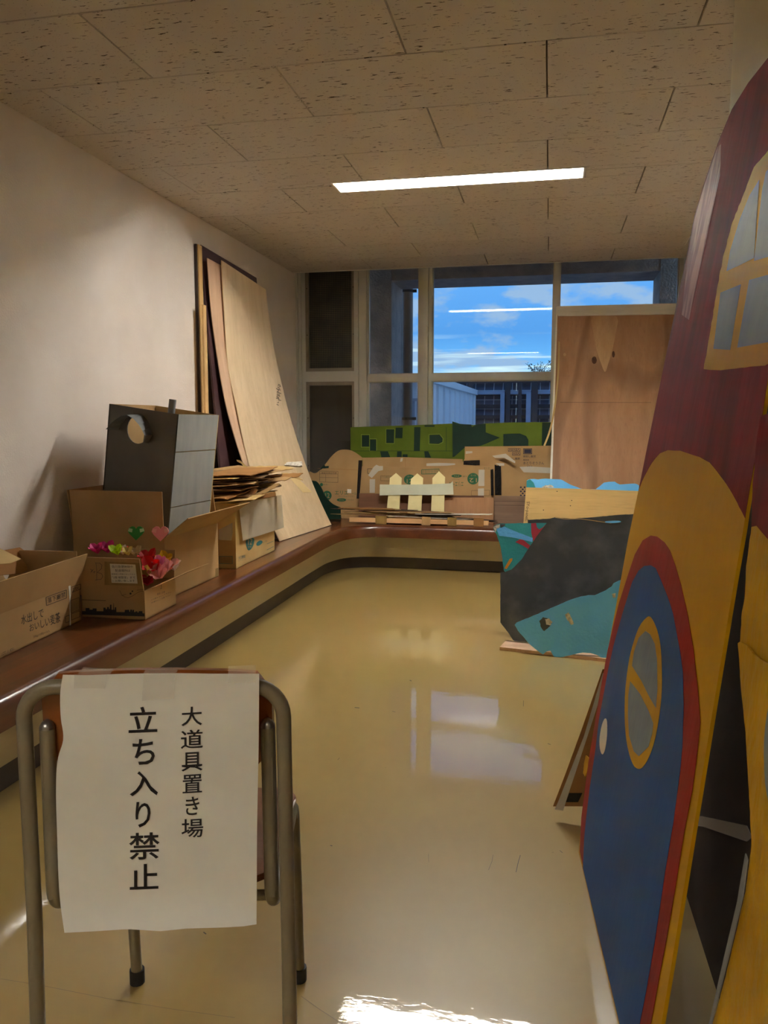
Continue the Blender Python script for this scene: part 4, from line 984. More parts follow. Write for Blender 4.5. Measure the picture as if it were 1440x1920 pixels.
# right hump
hump = [(885, 250), (900, 228), (930, 205), (970, 194), (1010, 198), (1045, 215), (1080, 240), (1130, 262), (1180, 300), (1230, 320), (1265, 332), (1300, 345), (1300, 560), (885, 560)]
t, pl = stand('cardboard_cutout', 6.05, .04, smoothp([gb(*p) for p in hump[:12]], 3, False)+[gb(1300, 560), gb(885, 560)], .005, M['card'], 'hill-shaped brown cardboard cutout with black tape, right of the picket fence', 'cardboard')
paint('black_tape', pl, [gb(890, 242), gb(978, 238), gb(978, 266), gb(890, 270)], M['tape_k'], t, 6)
paint('black_tape', pl, [gb(1058, 262), gb(1072, 268), gb(1092, 262), gb(1095, 350), gb(1095, 428), gb(1060, 428)], M['tape_k'], t, 2)
slab('tape_strip', pl, [gb(1045, 215), gb(1105, 205), gb(1118, 203), gb(1170, 245), gb(1168, 255), gb(1110, 226), gb(1060, 226)], .0006, M['tape_w'], t, k=.002)
slab('tape_strip', pl, [gb(1062, 255), gb(1110, 255), gb(1110, 268), gb(1085, 270)], .0006, M['tape_w'], t, k=.002)
for i in range(5):
    for j in range(2):
        disc(t, pl, gb, 1200+j*20+(i % 2)*10, 385+i*11, 5, 4.5, 'inkblue')
# middle sheets
t, pl = stand('flattened_carton', 6.08, .04, [gb(345, 225), gb(560, 222), gb(885, 233), gb(885, 560), gb(345, 560)], .005, M['card'], 'brown carton sheet whose top edge shows below the olive board', 'cardboard')
strokes(pl, [[gb(575, 226), gb(577, 275)]], .5, M['card_d'], t, name='fold_line')
slab('tape_strip', pl, [gb(690, 256), gb(760, 253), gb(845, 256), gb(845, 268), gb(690, 270)], .0006, M['tape_w'], t, k=.0016)
slab('tape_strip', pl, [gb(550, 228), gb(563, 226), gb(560, 245), gb(548, 248)], .0006, M['tape_w'], t, k=.0016)
t, pl = stand('flattened_carton', 6.02, .03, [gb(338, 272), gb(445, 270), gb(600, 280), gb(740, 275), gb(862, 262), gb(1045, 272), gb(1038, 560), gb(328, 560)], .005, M['card'], 'wide brown tissue carton sheet directly behind the picket fence, print upside down', 'cardboard')
disc(t, pl, gb, 600, 343, 32, 27, 'inkgreen'); disc(t, pl, gb, 942, 339, 31, 31, 'inkgreen'); disc(t, pl, gb, 853, 324, 28, 9, 'inkgreen')
prints(t, pl, [('エリエール',)+QI(gb, 812, 355, 890, 380), ('ティシュー',)+QI(gb, 828, 337, 868, 346), ('エリエ',)+QI(gb, 1000, 277, 1032, 288), ('ソフトな肌ざわり',)+Q(gb, 445, 325, 500, 335), ('入数',)+QI(gb, 885, 322, 910, 330)], 'inkgreen')
prints(t, pl, [('12',)+QI(gb, 922, 336, 962, 358), ('ロール',)+QI(gb, 928, 316, 958, 325), ('12',)+Q(gb, 584, 340, 612, 362), ('ロール',)+Q(gb, 588, 322, 612, 331), ('ダブル',)+QI(gb, 838, 319, 868, 329)], 'card', .0018)
outline(pl, [gb(664, 290), gb(758, 286), gb(758, 312), gb(664, 314)], 1.0, M['inkgreen'], t); strokes(pl, [[gb(668+i*8, 291), gb(668+i*8, 312)] for i in range(11)], .6, M['inkgreen'], t, name='barcode')
outline(pl, [gb(372, 285), gb(396, 285), gb(396, 310), gb(372, 310)], .8, M['ink'], t); outline(pl, [gb(443, 323), gb(500, 323), gb(500, 350), gb(443, 350)], .5, M['ink'], t); outline(pl, [gb(933, 403), gb(1030, 400), gb(1030, 430), gb(933, 430)], .5, M['ink'], t)
slab('tape_strip', pl, [gb(375, 320), gb(405, 275), gb(420, 263), gb(435, 270), gb(455, 270), gb(455, 292), gb(430, 298), gb(395, 335)], .0006, M['tape_w'], t, k=.0018)
slab('tape_strip', pl, [gb(383, 341), gb(413, 341), gb(411, 415), gb(383, 415)], .0006, M['tape_w'], t, k=.0018)
slab('tape_strip', pl, [gb(972, 290), gb(1004, 290), gb(1003, 378), gb(970, 378)], .0006, M['tape_w'], t, k=.0018); slab('tape_strip', pl, [gb(968, 392), gb(1001, 390), gb(1001, 430), gb(968, 430)], .0006, M['tape_w'], t, k=.0018)
paint('black_tape', pl, [gb(1036, 290), gb(1050, 286), gb(1053, 428), gb(1038, 428)], M['tape_k'], t, 3)
# left hump
hl = [(45, 545), (75, 528), (110, 545), (150, 540), (190, 505), (250, 440), (320, 350), (400, 283), (480, 268), (560, 282), (630, 322), (685, 365)]
hl2 = [(680, 940), (600, 948), (420, 945), (330, 905), (280, 862), (235, 780), (200, 705), (140, 640), (85, 632), (50, 605)]
t, pl = stand('cardboard_cutout', 5.99, .03, smoothp([g5(*p) for p in hl], 3, False)+[g5(640, 1400), g5(440, 1400)]+smoothp([g5(*p) for p in hl2[2:]], 2, False), .005, M['card'], 'rounded brown cardboard cutout of a tissue carton, far left below the olive board', 'cardboard')
paint('black_tape', pl, [g5(640, 395), g5(684, 395), g5(650, 845), g5(617, 845)], M['tape_k'], t, 1)
disc(t, pl, g5, 270, 808, 54, 56, 'inkgreen'); disc(t, pl, g5, 440, 860, 55, 20, 'inkgreen'); disc(t, pl, g5, 205, 680, 18, 20, 'inkgreen')
prints(t, pl, [('エリエ',)+Q(g5, 362, 752, 520, 798), ('ール',)+Q(g5, 562, 770, 615, 800), ('ティッシュペーパー',)+Q(g5, 404, 810, 590, 826), ('環境に優しい',)+Q(g5, 225, 672, 290, 686), ('やわらか',)+Q(g5, 510, 852, 585, 868)], 'inkgreen')
prints(t, pl, [('12',)+Q(g5, 250, 780, 300, 835), ('ダブル',)+Q(g5, 412, 850, 468, 868)], 'card', .0018)
outline(pl, [g5(183, 520), g5(400, 525), g5(398, 655), g5(183, 648)], .5, M['ink'], t); strokes(pl, [[g5(185, 555), g5(398, 558)], [g5(185, 595), g5(398, 600)], [g5(255, 560), g5(255, 648)]], .4, M['ink'], t)
prints(t, pl, [('検査合格証明書',)+Q(g5, 205, 535, 385, 552)], 'ink')
paint('green_paint', pl, jag([g5(205, 475), g5(240, 448), g5(250, 465), g5(292, 462), g5(290, 485), g5(220, 490), g5(185, 510)], .4, 3, 4), M['pine'], t, 2)
slab('tape_strip', pl, [g5(508, 732), g5(556, 735), g5(554, 780), g5(508, 778)], .0006, M['label'], t, k=.0018)
strokes(pl, [[g5(160, 490), g5(400, 498), g5(630, 508)]], .5, M['card_d'], t, name='fold_line')
# dark green painted cutout in the corner
t, pl = stand('cardboard_cutout', 5.93, .02, smoothp([g5(70, 640), g5(140, 640), g5(195, 705), g5(235, 790), g5(290, 865), g5(350, 915), g5(430, 948)], 3, False)+[g5(430, 1400), g5(120, 1400)], .006, M['pine'], 'dark green painted cardboard cutout in the corner behind the bent plywood', 'cardboard')
# veneer boards
t, pl = stand('veneer_board', 5.95, .03, [gb(1055, 432), gb(1240, 432), gb(1240, 620), gb(1052, 620)], .01, M['ply_grey'], 'greyish wood-veneer board at the right end, standing on the bench'); 
strokes(pl, [[gb(1055, 460), gb(1228, 462)], [gb(1055, 481), gb(1228, 483)]], .6, M['chipbrown'], t, name='groove')
t, pl = stand('veneer_board', 5.94, .02, [gb(327, 417), gb(600, 424), gb(1000, 432), gb(1000, 620), gb(322, 620)], .008, M['ply_br'], 'long dark brown veneer board lying on edge behind the picket fence')
t, pl = stand('plywood_board', 5.915, .02, [gb(780, 440), gb(1052, 441), gb(1051, 620), gb(770, 620)], .006, M['ply_tan'], 'light plywood strip in front of the dark brown veneer board')
# picket fence
fp = standing(5.87, ZB, .05)
fc = thing('picket_fence', (fp.pt(780, 950).x, 5.87, ZB), 'small cream picket fence prop with three pickets', 'picket fence')
pick = [[(525, 308), (556, 335), (554, 372), (547, 430), (542, 560), (471, 560), (480, 460), (490, 372), (492, 335)], [(640, 310), (672, 335), (670, 372), (664, 470), (660, 560), (584, 560), (594, 430), (604, 370), (606, 340)], [(757, 298), (790, 330), (789, 372), (786, 470), (784, 560), (713, 560), (718, 440), (722, 370), (722, 335)]]
for p in pick: slab('picket', fp, [gb(*q) for q in p], .008, M['cream_board'], fc)
slab('rail', fp, [gb(438, 370), gb(560, 371), gb(700, 369), gb(820, 364), gb(832, 352), gb(836, 424), gb(700, 427), gb(560, 426), gb(437, 429)], .006, M['mint_board'], fc, k=.007)
# flat scraps in front of it
G2 = 'flat cardboard strips heaped on the bench under the picket fence'; L2 = 'long flat cardboard strip in the heap under the picket fence'
rnd = random.Random(21)
for i in range(26):
    z = ZB+.003+i*.0042; cx = -1.02+rnd.uniform(-.33, .38); 
    if i < 4: cx = -.95
    scrap('cardboard_strip', (cx, 5.775+rnd.uniform(-.012, .022)), rnd.uniform(.16, .34), rnd.uniform(.032, .044), z, rnd.uniform(-.05, .05), (rnd.uniform(-.05, .03), rnd.uniform(-.02, .02)), [M['card'], M['card_in'], M['chipbrown'], M['card_l'], M['card_d'], M['label'], M['chipbrown']][i % 7], L2, G2, th=.003, seed=100+i)
# batten with cardboard cuffs
YBt = 5.715
bx0, bx1 = onY(655, 972, YBt).x, onY(916, 977, YBt).x
bm = bmesh.new(); box(bm, (bx0, YBt, ZB+.012), (bx1, YBt+.022, ZB+.045)); bt = thing('pine_batten', ((bx0+bx1)/2, YBt, ZB), 'long pale pine batten with four cardboard cuffs on the front of the back bench', 'batten'); build('batten', bm, M['batten_x'], bt)
for a, b_, mm_ in ((704, 725, 'tape_br'), (791, 807, 'card'), (839, 856, 'tape_br'), (888, 907, 'card_d')):
    x0, x1 = onY(a, 970, YBt).x, onY(b_, 970, YBt).x; bm = bmesh.new(); box(bm, (x0, YBt-.004, ZB+.002), (x1, YBt+.026, ZB+.062)); build('cardboard_cuff', bm, M[mm_], bt)

# ==================================================================================== RIGHT BACK: boards
# big lauan board with whitewashed top batten
pt_ = Pl((0, 5.95, ZB), (1, 5.95, ZB), (0, 6.30, 1.9))
lb = thing('plywood_board', (.5, 5.95, ZB), 'large tan plywood panel with a whitewashed batten along its top, leaning on the window', 'board')
bm = bmesh.new(); prism(bm, [pt_.pt(1043, 590), pt_.pt(1300, 586), Vector((pt_.pt(1300, 900).x, 5.95, ZB+.002)), Vector((pt_.pt(1030, 990).x, 5.95, ZB+.002))], -pt_.n*.012); build('panel', bm, M['ply_tan'], lb)
slab('top_batten', pt_, [(1045, 574), (1150, 571.5), (1300, 568), (1300, 588), (1046, 592)], .03, M['batten_w'], lb, k=.012)
slab('edge_batten', pt_, [(1043, 575), (1046, 575), (1035, 905), (1031, 905)], .02, M['batten_w'], lb, k=.004)
# veneer figure: lighter pointed heartwood and two knots
M['heart'] = wood('pale_heartwood', (198, 158, 114), (180, 138, 96), 'z', 1.2, .6, wav=False); M['knot'] = mat('dark_knot', (96, 58, 34), .7, (70, 40, 24), (50, 50, 50))
g7 = lambda x, y: (660+x/2.25, 470+y/2.25)
paint('heartwood_figure', pt_, smoothp([g7(1018, 278), g7(1116, 278), g7(1112, 350), g7(1098, 420), g7(1080, 480), g7(1068, 512), g7(1052, 480), g7(1030, 410), g7(1018, 340)], 3), M['heart'], lb)
for cx, cy_, rx, ry in ((1022, 462, 11, 16), (1103, 437, 6, 14), (897, 438, 6, 7), (862, 0, 0, 0)):
    if rx: paint('knot', pt_, [g7(cx+rx*math.cos(a*.6), cy_+ry*math.sin(a*.6)) for a in range(10)], M['knot'] if cx > 1000 else M['heart'], lb)
strokes(pt_, [[g7(878, 640), g7(1262, 641)]], .5, M['chipbrown'], lb, name='pencil_line')
# thin bent strip at its left
bs = standing(5.90, ZB, .12)
bm = bmesh.new(); S = smoothp([(1047, 640), (1045, 700), (1039, 760), (1030, 805), (1019, 835)], 5, False); S2 = [Vector((p.x+3.0, p.y+1)) for p in S]
prism(bm, [bs.pt(p.x, p.y) for p in S]+[bs.pt(p.x, p.y) for p in reversed(S2)], -bs.n*.02); build('bent_strip', bm, M['card_l'], lb)
# blue foam piece + pale board standing on the bench
pn = standing(5.80, ZB, .10)
gr = lambda x, y: (900+x/4.235, 860+y/4.236)
fo = thing('foam_board', (pn.pt(1100, 930).x, 5.83, ZB), 'sky blue painted foam board with ragged top, behind the pale lettered board', 'foam board')
pn2 = standing(5.83, ZB, .10)
rag = [(370, 175), (400, 162), (460, 165), (520, 158), (580, 162), (640, 165), (680, 185), (740, 215), (800, 238), (860, 243), (920, 243), (950, 220), (985, 190), (1070, 182), (1110, 205), (1180, 200), (1230, 198), (1262, 212)]
ragj = []
for i in range(len(rag)-1): ragj.append(gr(*rag[i])); a, b_ = Vector(gr(*rag[i])), Vector(gr(*rag[i+1])); mpt = a.lerp(b_, .5)+Vector((random.uniform(-.5, .5), random.uniform(-.8, .8))); ragj.append((mpt.x, mpt.y))
ragj.append(gr(*rag[-1]))
bm = bmesh.new(); P = [pn2.pt(*p) for p in ragj]; P += [Vector((P[-1].x+.05, 5.83, ZB+.002)), Vector((P[0].x, 5.83, ZB+.002))]
prism(bm, P, -pn2.n*.025); build('foam', bm, M['sky'], fo)
paint('painted_patch', pn2, [gr(370, 176), gr(398, 164), gr(425, 190), gr(440, 230), gr(368, 232)], M['teal'], fo)
paint('bare_patch', pn2, jag([gr(490, 225), gr(520, 210), gr(570, 210), gr(588, 230), gr(500, 234)], .6, 3, 2), M['foam'], fo)
lbp = thing('lettered_board', (pn.pt(1090, 950).x, 5.80, ZB), 'pale yellow plywood strip lettered sideways at its left end', 'board')
bm = bmesh.new(); P = [pn.pt(*gr(366, 228)), pn.pt(*gr(800, 240)), pn.pt(*gr(1400, 262))]; P += [Vector((P[-1].x, 5.80, ZB+.002)), Vector((pn.pt(*gr(343, 520)).x, 5.80, ZB+.002))]
prism(bm, P, -pn.n*.012); build('board', bm, M['ply_x'], lbp)
text([('SYo-panel。', gr(396, 342), gr(382, 500), gr(352, 495), gr(364, 340))], PT(pn, .0012), M['ink'], lbp)
for x, y in ((612, 260), (728, 332), (718, 374), (504, 408)): paint('dark_mark', pn, [gr(x+5*math.cos(a*1.1), y+4*math.sin(a*1.1)) for a in range(6)], M['ink'], lbp)

# big boards standing on the floor in front
YF = 3.95
ps = Pl((0, 3.875, 0), (1, 3.79, 0), (0, 4.055, 1))       # charcoal board plane
pq2 = Pl((0, YF+.03, 0), (1, YF-.04, 0), (0, YF+.21, 1))
# teal foam behind
tf = thing('foam_board', (pq2.pt(980, 1050).x, YF+.05, 0), 'teal painted foam board with blue and crimson shapes, behind the charcoal board', 'foam board')
out = [gr(*p) for p in ((103, 545), (125, 525), (155, 518), (240, 514), (540, 508), (900, 520), (900, 1050), (400, 1100), (200, 900), (190, 890), (175, 770), (160, 690), (135, 610), (128, 595), (112, 575))]
bm = bmesh.new(); P = [pq2.pt(*p) for p in jag(out, .4, 5, 3)]; prism(bm, P, -pq2.n*.03); build('foam', bm, M['teal'], tf)
bm = bmesh.new(); z_ = [pq2.pt(*gr(300, 1000)), pq2.pt(*gr(800, 1050))]; prism(bm, [z_[0], z_[1], Vector((z_[1].x, YF+.03-.07*z_[1].x, .0)), Vector((z_[0].x, YF+.03-.07*z_[0].x, .0))], -pq2.n*.03); build('foam_foot', bm, M['teal'], tf)
paint('painted_band', pq2, [gr(128, 552), gr(195, 540), gr(300, 585), (gr(420, 630)), gr(415, 662), gr(280, 630), gr(150, 612)], M['sky'], tf)
paint('painted_band', pq2, [gr(405, 512), gr(445, 510), gr(452, 545), gr(470, 562), gr(500, 545), gr(530, 512), gr(550, 512), gr(500, 600), gr(425, 665), gr(408, 590)], M['crimson'], tf)
paint('painted_band', pq2, [gr(280, 662), gr(318, 640), (gr(345, 645)), gr(410, 700), gr(395, 725), gr(340, 690)], M['crimson'], tf)
paint('painted_band', pq2, [gr(236, 795), gr(258, 790), gr(256, 808), gr(212, 876), gr(193, 872)], M['orange'], tf)
paint('bare_patch', pq2, jag([gr(106, 545), gr(128, 527), gr(158, 522), gr(155, 548), gr(130, 560), gr(122, 585)], .5, 3, 6), M['foam'], tf)
paint('dark_mark', pq2, jag([gr(160, 520), gr(200, 518), gr(198, 532), gr(165, 550)], .4, 3, 6), M['slate'], tf, 2)
# charcoal board
cbd = [(378, 486), (420, 484), (555, 476), (600, 464), (640, 470), (720, 476), (820, 470), (900, 465), (1130, 444), (1215, 440), (1700, 430), (1700, 1330), (1200, 1600), (590, 1585), (380, 1480), (275, 1470), (262, 1440), (230, 1390), (175, 1320), (162, 1300), (162, 900), (200, 900), (250, 880), (330, 800), (400, 690), (470, 590), (530, 510), (380, 512)]
bm = bmesh.new(); P = [ps.pt(*p) for p in jag([gr(*p) for p in cbd], .35, 6, 8)]
for v in P:
    if v.z < .022: v.z = .022
prism(bm, P, -ps.n*.012); ch = build('charcoal_board', bm, M['slate'], label='large scuffed charcoal board with ragged outline, standing on a plank on the floor', cat='board')
strokes(ps, [[gr(600, 468), gr(690, 480), gr(800, 478), gr(900, 492), gr(990, 505), gr(1040, 512)]], 1.2, M['card_l'], ch, name='torn_edge')
paint('painted_sliver', ps, smoothp([gr(995, 498), gr(1050, 493), gr(1110, 494), gr(1115, 505), gr(1050, 512), gr(1000, 508)], 3), M['sky'], ch, 2)
# blue foam piece in front
pfz = Pl((0, 3.735, .0), (1, 3.635, .0), (0, 3.895, 1))
bt_ = [(275, 1320), (290, 1302), (400, 1258), (500, 1215), (600, 1172), (700, 1128), (800, 1095), (860, 1085), (910, 1085), (1000, 1045), (1045, 1015), (1060, 990), (1105, 968), (1400, 900), (1400, 1500), (980, 1602), (965, 1580), (930, 1560), (880, 1545), (820, 1540), (740, 1555), (660, 1575), (590, 1588), (578, 1560), (560, 1525), (530, 1530), (500, 1555), (450, 1520), (390, 1470), (340, 1410), (300, 1365)]
bm = bmesh.new(); P = [pfz.pt(*p) for p in jag([gr(*p) for p in bt_], .35, 5, 9)]
for v in P:
    if v.z < .001: v.z = .001
prism(bm, P, -pfz.n*.014); bf = thing('foam_board', (pfz.pt(1070, 1150).x, YF-.1, 0), 'bright sky blue foam fragment leaning in front of the charcoal board, with a gouged hole', 'foam board'); build('foam', bm, M['sky'], bf)
paint('gouged_hole', pfz, jag([gr(470, 1290), gr(500, 1258), gr(545, 1268), gr(575, 1300), gr(550, 1335), (gr(510, 1370)), gr(485, 1340)], .7, 2.5, 5), M['slate'], bf)
paint('bare_patch', pfz, jag([gr(515, 1275), gr(545, 1268), gr(575, 1300), gr(555, 1325), gr(525, 1318)], .8, 2.5, 15), M['foam'], bf, 2)
paint('bare_patch', pfz, jag([gr(675, 1240), gr(705, 1222), gr(745, 1310), gr(725, 1320), gr(690, 1275)], .8, 2.5, 7), M['foam'], bf)
paint('bare_patch', pfz, jag([gr(1048, 1075), gr(1078, 1068), gr(1078, 1098), gr(1055, 1105)], .8, 2.5, 8), M['foam'], bf)
# plank on the floor
a, b_ = onZ(935, 1221, 0), onZ(1140, 1244, 0); dirv = (b_-a).normalized(); nv_ = Vector((-dirv.y, dirv.x, 0))
bm = bmesh.new(); a += nv_*.018; prism(bm, [a, a+dirv*.95, a+dirv*.95+nv_*.13, a+nv_*.13], Vector((0, 0, .016))); build('wood_plank', bm, M['ply_pink'], label='thin wooden plank lying on the floor under the charcoal board', cat='plank')

# ==================================================================================== PAINTED HOUSE PANELS
A0 = onZ(1085, 1598, 0.0); A1 = onZ(1160, 1920, 0.0)
lean = Vector((.145, 0, 1))
pA = Pl(A0, A1, A0+lean)
house = thing('house_panel', ((A0+A1)/2), 'tall painted stage house panel with blue arched door, red roof and arched yellow window', 'stage panel')
left = [(1085, 1598), (1092, 1530), (1105, 1430), (1120, 1340), (1140, 1218), (1158, 1120), (1178, 1010), (1197, 920), (1215, 830), (1245, 684), (1270, 562), (1290, 466), (1302, 405), (1318, 350), (1345, 270), (1372, 205), (1403, 155), (1440, 108), (1490, 60), (1530, 70)]
right = [(1510, 280), (1474, 500), (1440, 706), (1426, 800), (1412, 880), (1398, 962), (1395, 985), (1375, 1100), (1340, 1310), (1300, 1555), (1262, 1790), (1240, 1920), (1206, 2118)]
slab('plywood_sheet', pA, left+right, .006, M['yellow'], house)
# dry-brushed streaks along the outer roof edge
yel = [(1197, 920), (1208, 893), (1222, 868), (1237, 850), (1252, 844), (1275, 845), (1290, 850), (1312, 857), (1330, 867), (1345, 885), (1362, 908), (1378, 935), (1390, 958), (1397, 972), (1395, 985), (1375, 1100), (1340, 1310), (1300, 1555), (1262, 1790), (1240, 1920), (1206.5, 2116)]
arch = jag(yel[:14], .5, 8, 4, skip=(13,))
paint('red_roof', pA, left[7:]+right[:6]+[(p.x, p.y) for p in reversed(arch[1:])], M['red_roof'], house, 1)
paint('dry_brush_edge', pA, [(1290, 480), (1302, 412), (1318, 356), (1345, 276), (1352, 270), (1350, 330), (1330, 420), (1318, 480), (1300, 560), (1292, 600), (1278, 590)], M['red_dry'], house, 2)
redo = [(1087, 1596), (1090, 1532), (1103, 1430), (1122, 1315), (1139, 1220), (1160, 1132), (1180, 1070), (1190, 1040), (1205, 1013), (1220, 1004), (1232, 1006), (1246, 1017), (1256, 1032), (1266, 1060), (1277, 1097), (1290, 1157), (1300, 1217), (1309, 1300), (1313, 1355), (1305, 1430), (1298, 1481), (1283, 1558), (1265, 1671), (1251, 1752), (1236, 1832), (1220, 1920), (1190, 2040)]
paint('door_frame', pA, redo, M['red'], house, 2)
blu = [(1093, 1628), (1095, 1575), (1100, 1525), (1106, 1475), (1115, 1415), (1123, 1349), (1140, 1257), (1150, 1212), (1165, 1157), (1185, 1092), (1197, 1070), (1208, 1061), (1220, 1060), (1229, 1065), (1240, 1090), (1252, 1120), (1262, 1152), (1274, 1217), (1280, 1260), (1281.5, 1326), (1279, 1400), (1275, 1445), (1262, 1542), (1246, 1639), (1227, 1768), (1210, 1865), (1199, 1920), (1178, 1990)]
paint('door', pA, blu, M['blue'], house, 3)
g4 = lambda x, y: (1060+x/4.363, 1120+y/4.363)
ell = [(665, 165), (700, 165), (740, 240), (770, 350), (785, 500), (788, 750), (770, 950), (735, 1150), (690, 1290), (640, 1380), (595, 1403), (550, 1360), (510, 1230), (488, 1050), (487, 820), (505, 620), (540, 430), (600, 250)]
dw = paint('door_window', pA, smoothp([g4(*p) for p in ell], 3), M['yellow'], house, 4)
for P_ in ([(655, 275), (690, 300), (730, 380), (748, 500), (752, 750), (740, 905), (690, 820), (620, 680), (545, 560), (560, 450), (600, 330)], [(530, 685), (610, 790), (680, 930), (718, 1030), (710, 1110), (680, 1220), (600, 1300), (560, 1260), (520, 1130), (512, 950), (515, 800)]):
    paint('painted_pane', pA, [g4(*p) for p in P_], M['pane'], dw, 5)
paint('door_knob', pA, smoothp([g4(*p) for p in [(325, 990), (340, 1020), (340, 1130), (325, 1240), (303, 1285), (283, 1240), (280, 1150), (300, 1040)]], 3), M['knob'], house, 4)
gw = lambda x, y: (1100+x/2.2324, y/2.2326)
wfr = [(860, 560), (800, 585), (759, 630), (700, 700), (650, 830), (610, 930), (575, 1060), (545, 1210), (520, 1370), (490, 1545), (560, 1550), (640, 1540), (745, 1530), (800, 1500), (850, 1200), (880, 900), (900, 700)]
wf = paint('roof_window', pA, jag([gw(*p) for p in wfr], .7, 8, 12), M['yellow'], house, 3)
for P_ in ([(722, 752), (712, 900), (700, 1080), (640, 1110), (585, 1135), (600, 1050), (640, 920), (680, 820)], [(750, 720), (800, 660), (850, 640), (850, 900), (810, 1060), (700, 1092), (715, 960), (735, 790)], [(560, 1225), (645, 1190), (600, 1465), (530, 1460)], [(680, 1172), (759, 1150), (800, 1140), (770, 1430), (630, 1455)]):
    paint('painted_pane', pA, [gw(*p) for p in P_], M['pane'], wf, 4)
# peeling yellow flake at the far edge
slab('paint_flake', pA, jag([(1098, 1416), (1105, 1423), (1100, 1448), (1096, 1456), (1093, 1450), (1095, 1430)], .5, 3, 3), .003, M['yellow'], house, k=.001)

# panel B, nearer, hanging further back
S = pA.pt(1421, 820)
B0 = Vector((S.x-.02, S.y+.02, S.z))
pB = Pl(B0, Vector((B0.x+.02, B0.y-1, B0.z)), Vector((B0.x-.10, B0.y, B0.z-1.1)))
hb = thing('house_panel', (pB.pt(1340, 1960).x+.02, .95, 0), 'nearer cardboard stage house panel, yellow with part of a grey oval, at the right edge', 'stage panel')
bx = [(1425, 780), (1418, 829), (1411, 917), (1409, 983), (1404, 1025), (1399, 1061), (1396, 1123), (1391, 1147), (1388, 1196), (1386, 1240), (1391, 1300), (1398, 1374), (1404, 1481), (1408, 1560), (1409, 1585), (1398, 1671), (1370, 1791), (1343, 1897), (1336, 1920), (1310, 2010)]
bm = bmesh.new(); P = [pB.pt(*p, 0) for p in jag(bx, .8, 12, 5, skip=(len(bx)-1,))]
PBt = pB.pt(1425, 780)
yend = .62
def pBy(y, z):   # point on plane B with given y,z
    n = pB.n; return Vector(((n.dot(pB.o)-n.y*y-n.z*z)/n.x, y, z))
low = P[-1]; P = [v for v in P if v.z > .02]
P += [pBy(P[-1].y-.03, .002), pBy(yend, .002), pBy(yend, PBt.z+.05)]
prism(bm, P, Vector((.005, 0, 0))); build('cardboard_sheet', bm, M['red_roof'], hb)
by = [(1409, 988), (1418, 986), (1428, 998), (1440, 1012), (1475, 1062), (1540, 1180), (1600, 1400), (1600, 2000), (1312, 2008), (1336, 1920), (1343, 1897), (1370, 1791), (1398, 1671), (1409, 1585), (1408, 1560), (1404, 1481), (1398, 1374), (1391, 1300), (1386, 1240), (1388, 1196), (1391, 1147), (1396, 1123), (1399, 1061), (1404, 1025)]
paint('yellow_wall', pB, jag(by, .5, 12, 6), M['yellow_b'], hb, 1)
low_ = [(1383, 1206), (1388, 1203), (1400, 1210), (1412, 1226), (1440, 1246), (1490, 1275), (1590, 1400), (1590, 1990), (1314, 1990), (1338, 1920), (1345, 1897), (1371, 1791), (1399, 1671), (1410, 1585), (1408, 1560), (1404, 1481), (1398, 1374), (1390, 1300), (1385, 1225)]
slab('lower_sheet', pB, jag(low_, .4, 10, 7), .003, M['yellow_b'], hb, k=.006)
paint('grey_oval', pB, [(1458+26*math.cos(a*math.pi/14), 1415+122*math.sin(a*math.pi/14)) for a in range(28)], M['pane'], hb, 12)
slab('grey_tape_edge', pB, [(1397, 1600), (1401, 1612), (1392, 1680), (1366, 1790), (1338, 1900), (1316, 2000), (1306, 1990), (1330, 1915), (1356, 1800), (1382, 1690)], .0015, M['greypaint'], hb, k=.010)
# brown support sheet behind, seen through the gap, with clear tape
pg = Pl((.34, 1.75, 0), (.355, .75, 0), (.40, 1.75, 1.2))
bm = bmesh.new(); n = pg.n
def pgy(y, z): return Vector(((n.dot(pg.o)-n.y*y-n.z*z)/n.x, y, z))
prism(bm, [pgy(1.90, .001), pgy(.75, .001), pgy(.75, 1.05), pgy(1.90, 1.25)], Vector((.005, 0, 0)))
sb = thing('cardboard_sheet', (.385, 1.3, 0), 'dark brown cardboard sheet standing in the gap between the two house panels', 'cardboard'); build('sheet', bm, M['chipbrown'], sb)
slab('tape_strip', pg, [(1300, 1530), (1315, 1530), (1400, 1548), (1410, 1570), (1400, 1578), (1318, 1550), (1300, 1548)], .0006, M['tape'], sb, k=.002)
# cardboard with tape beyond the door panel
pk = Pl((0, 2.16, 0), (1, 2.18, 0), (0, 2.16, 1))
kb = thing('cardboard_sheet', (.10, 2.16, 0), 'kraft cardboard sheet with clear tape poking out beyond the foot of the blue door', 'cardboard')
bm = bmesh.new(); P = [pk.pt(1037, 1512), pk.pt(1060, 1452), pk.pt(1090, 1370), pk.pt(1130, 1255), pk.pt(1185, 1255), pk.pt(1185, 1512)]
for v in P: 
    if v.z < .03: v.z = .001
prism(bm, P, Vector((0, .004, 0))); build('sheet', bm, M['card_d'], kb)
slab('tape_strip', pk, [(1040, 1518), (1048, 1500), (1095, 1380), (1130, 1262), (1134, 1262), (1128, 1300), (1082, 1440), (1062, 1500), (1056, 1520)], .0006, M['tape_w'], kb, k=.002)
slab('black_tape', pk, [(1067, 1487), (1092, 1487), (1084, 1504), (1061, 1504)], .0006, M['tape_k'], kb, k=.0025)

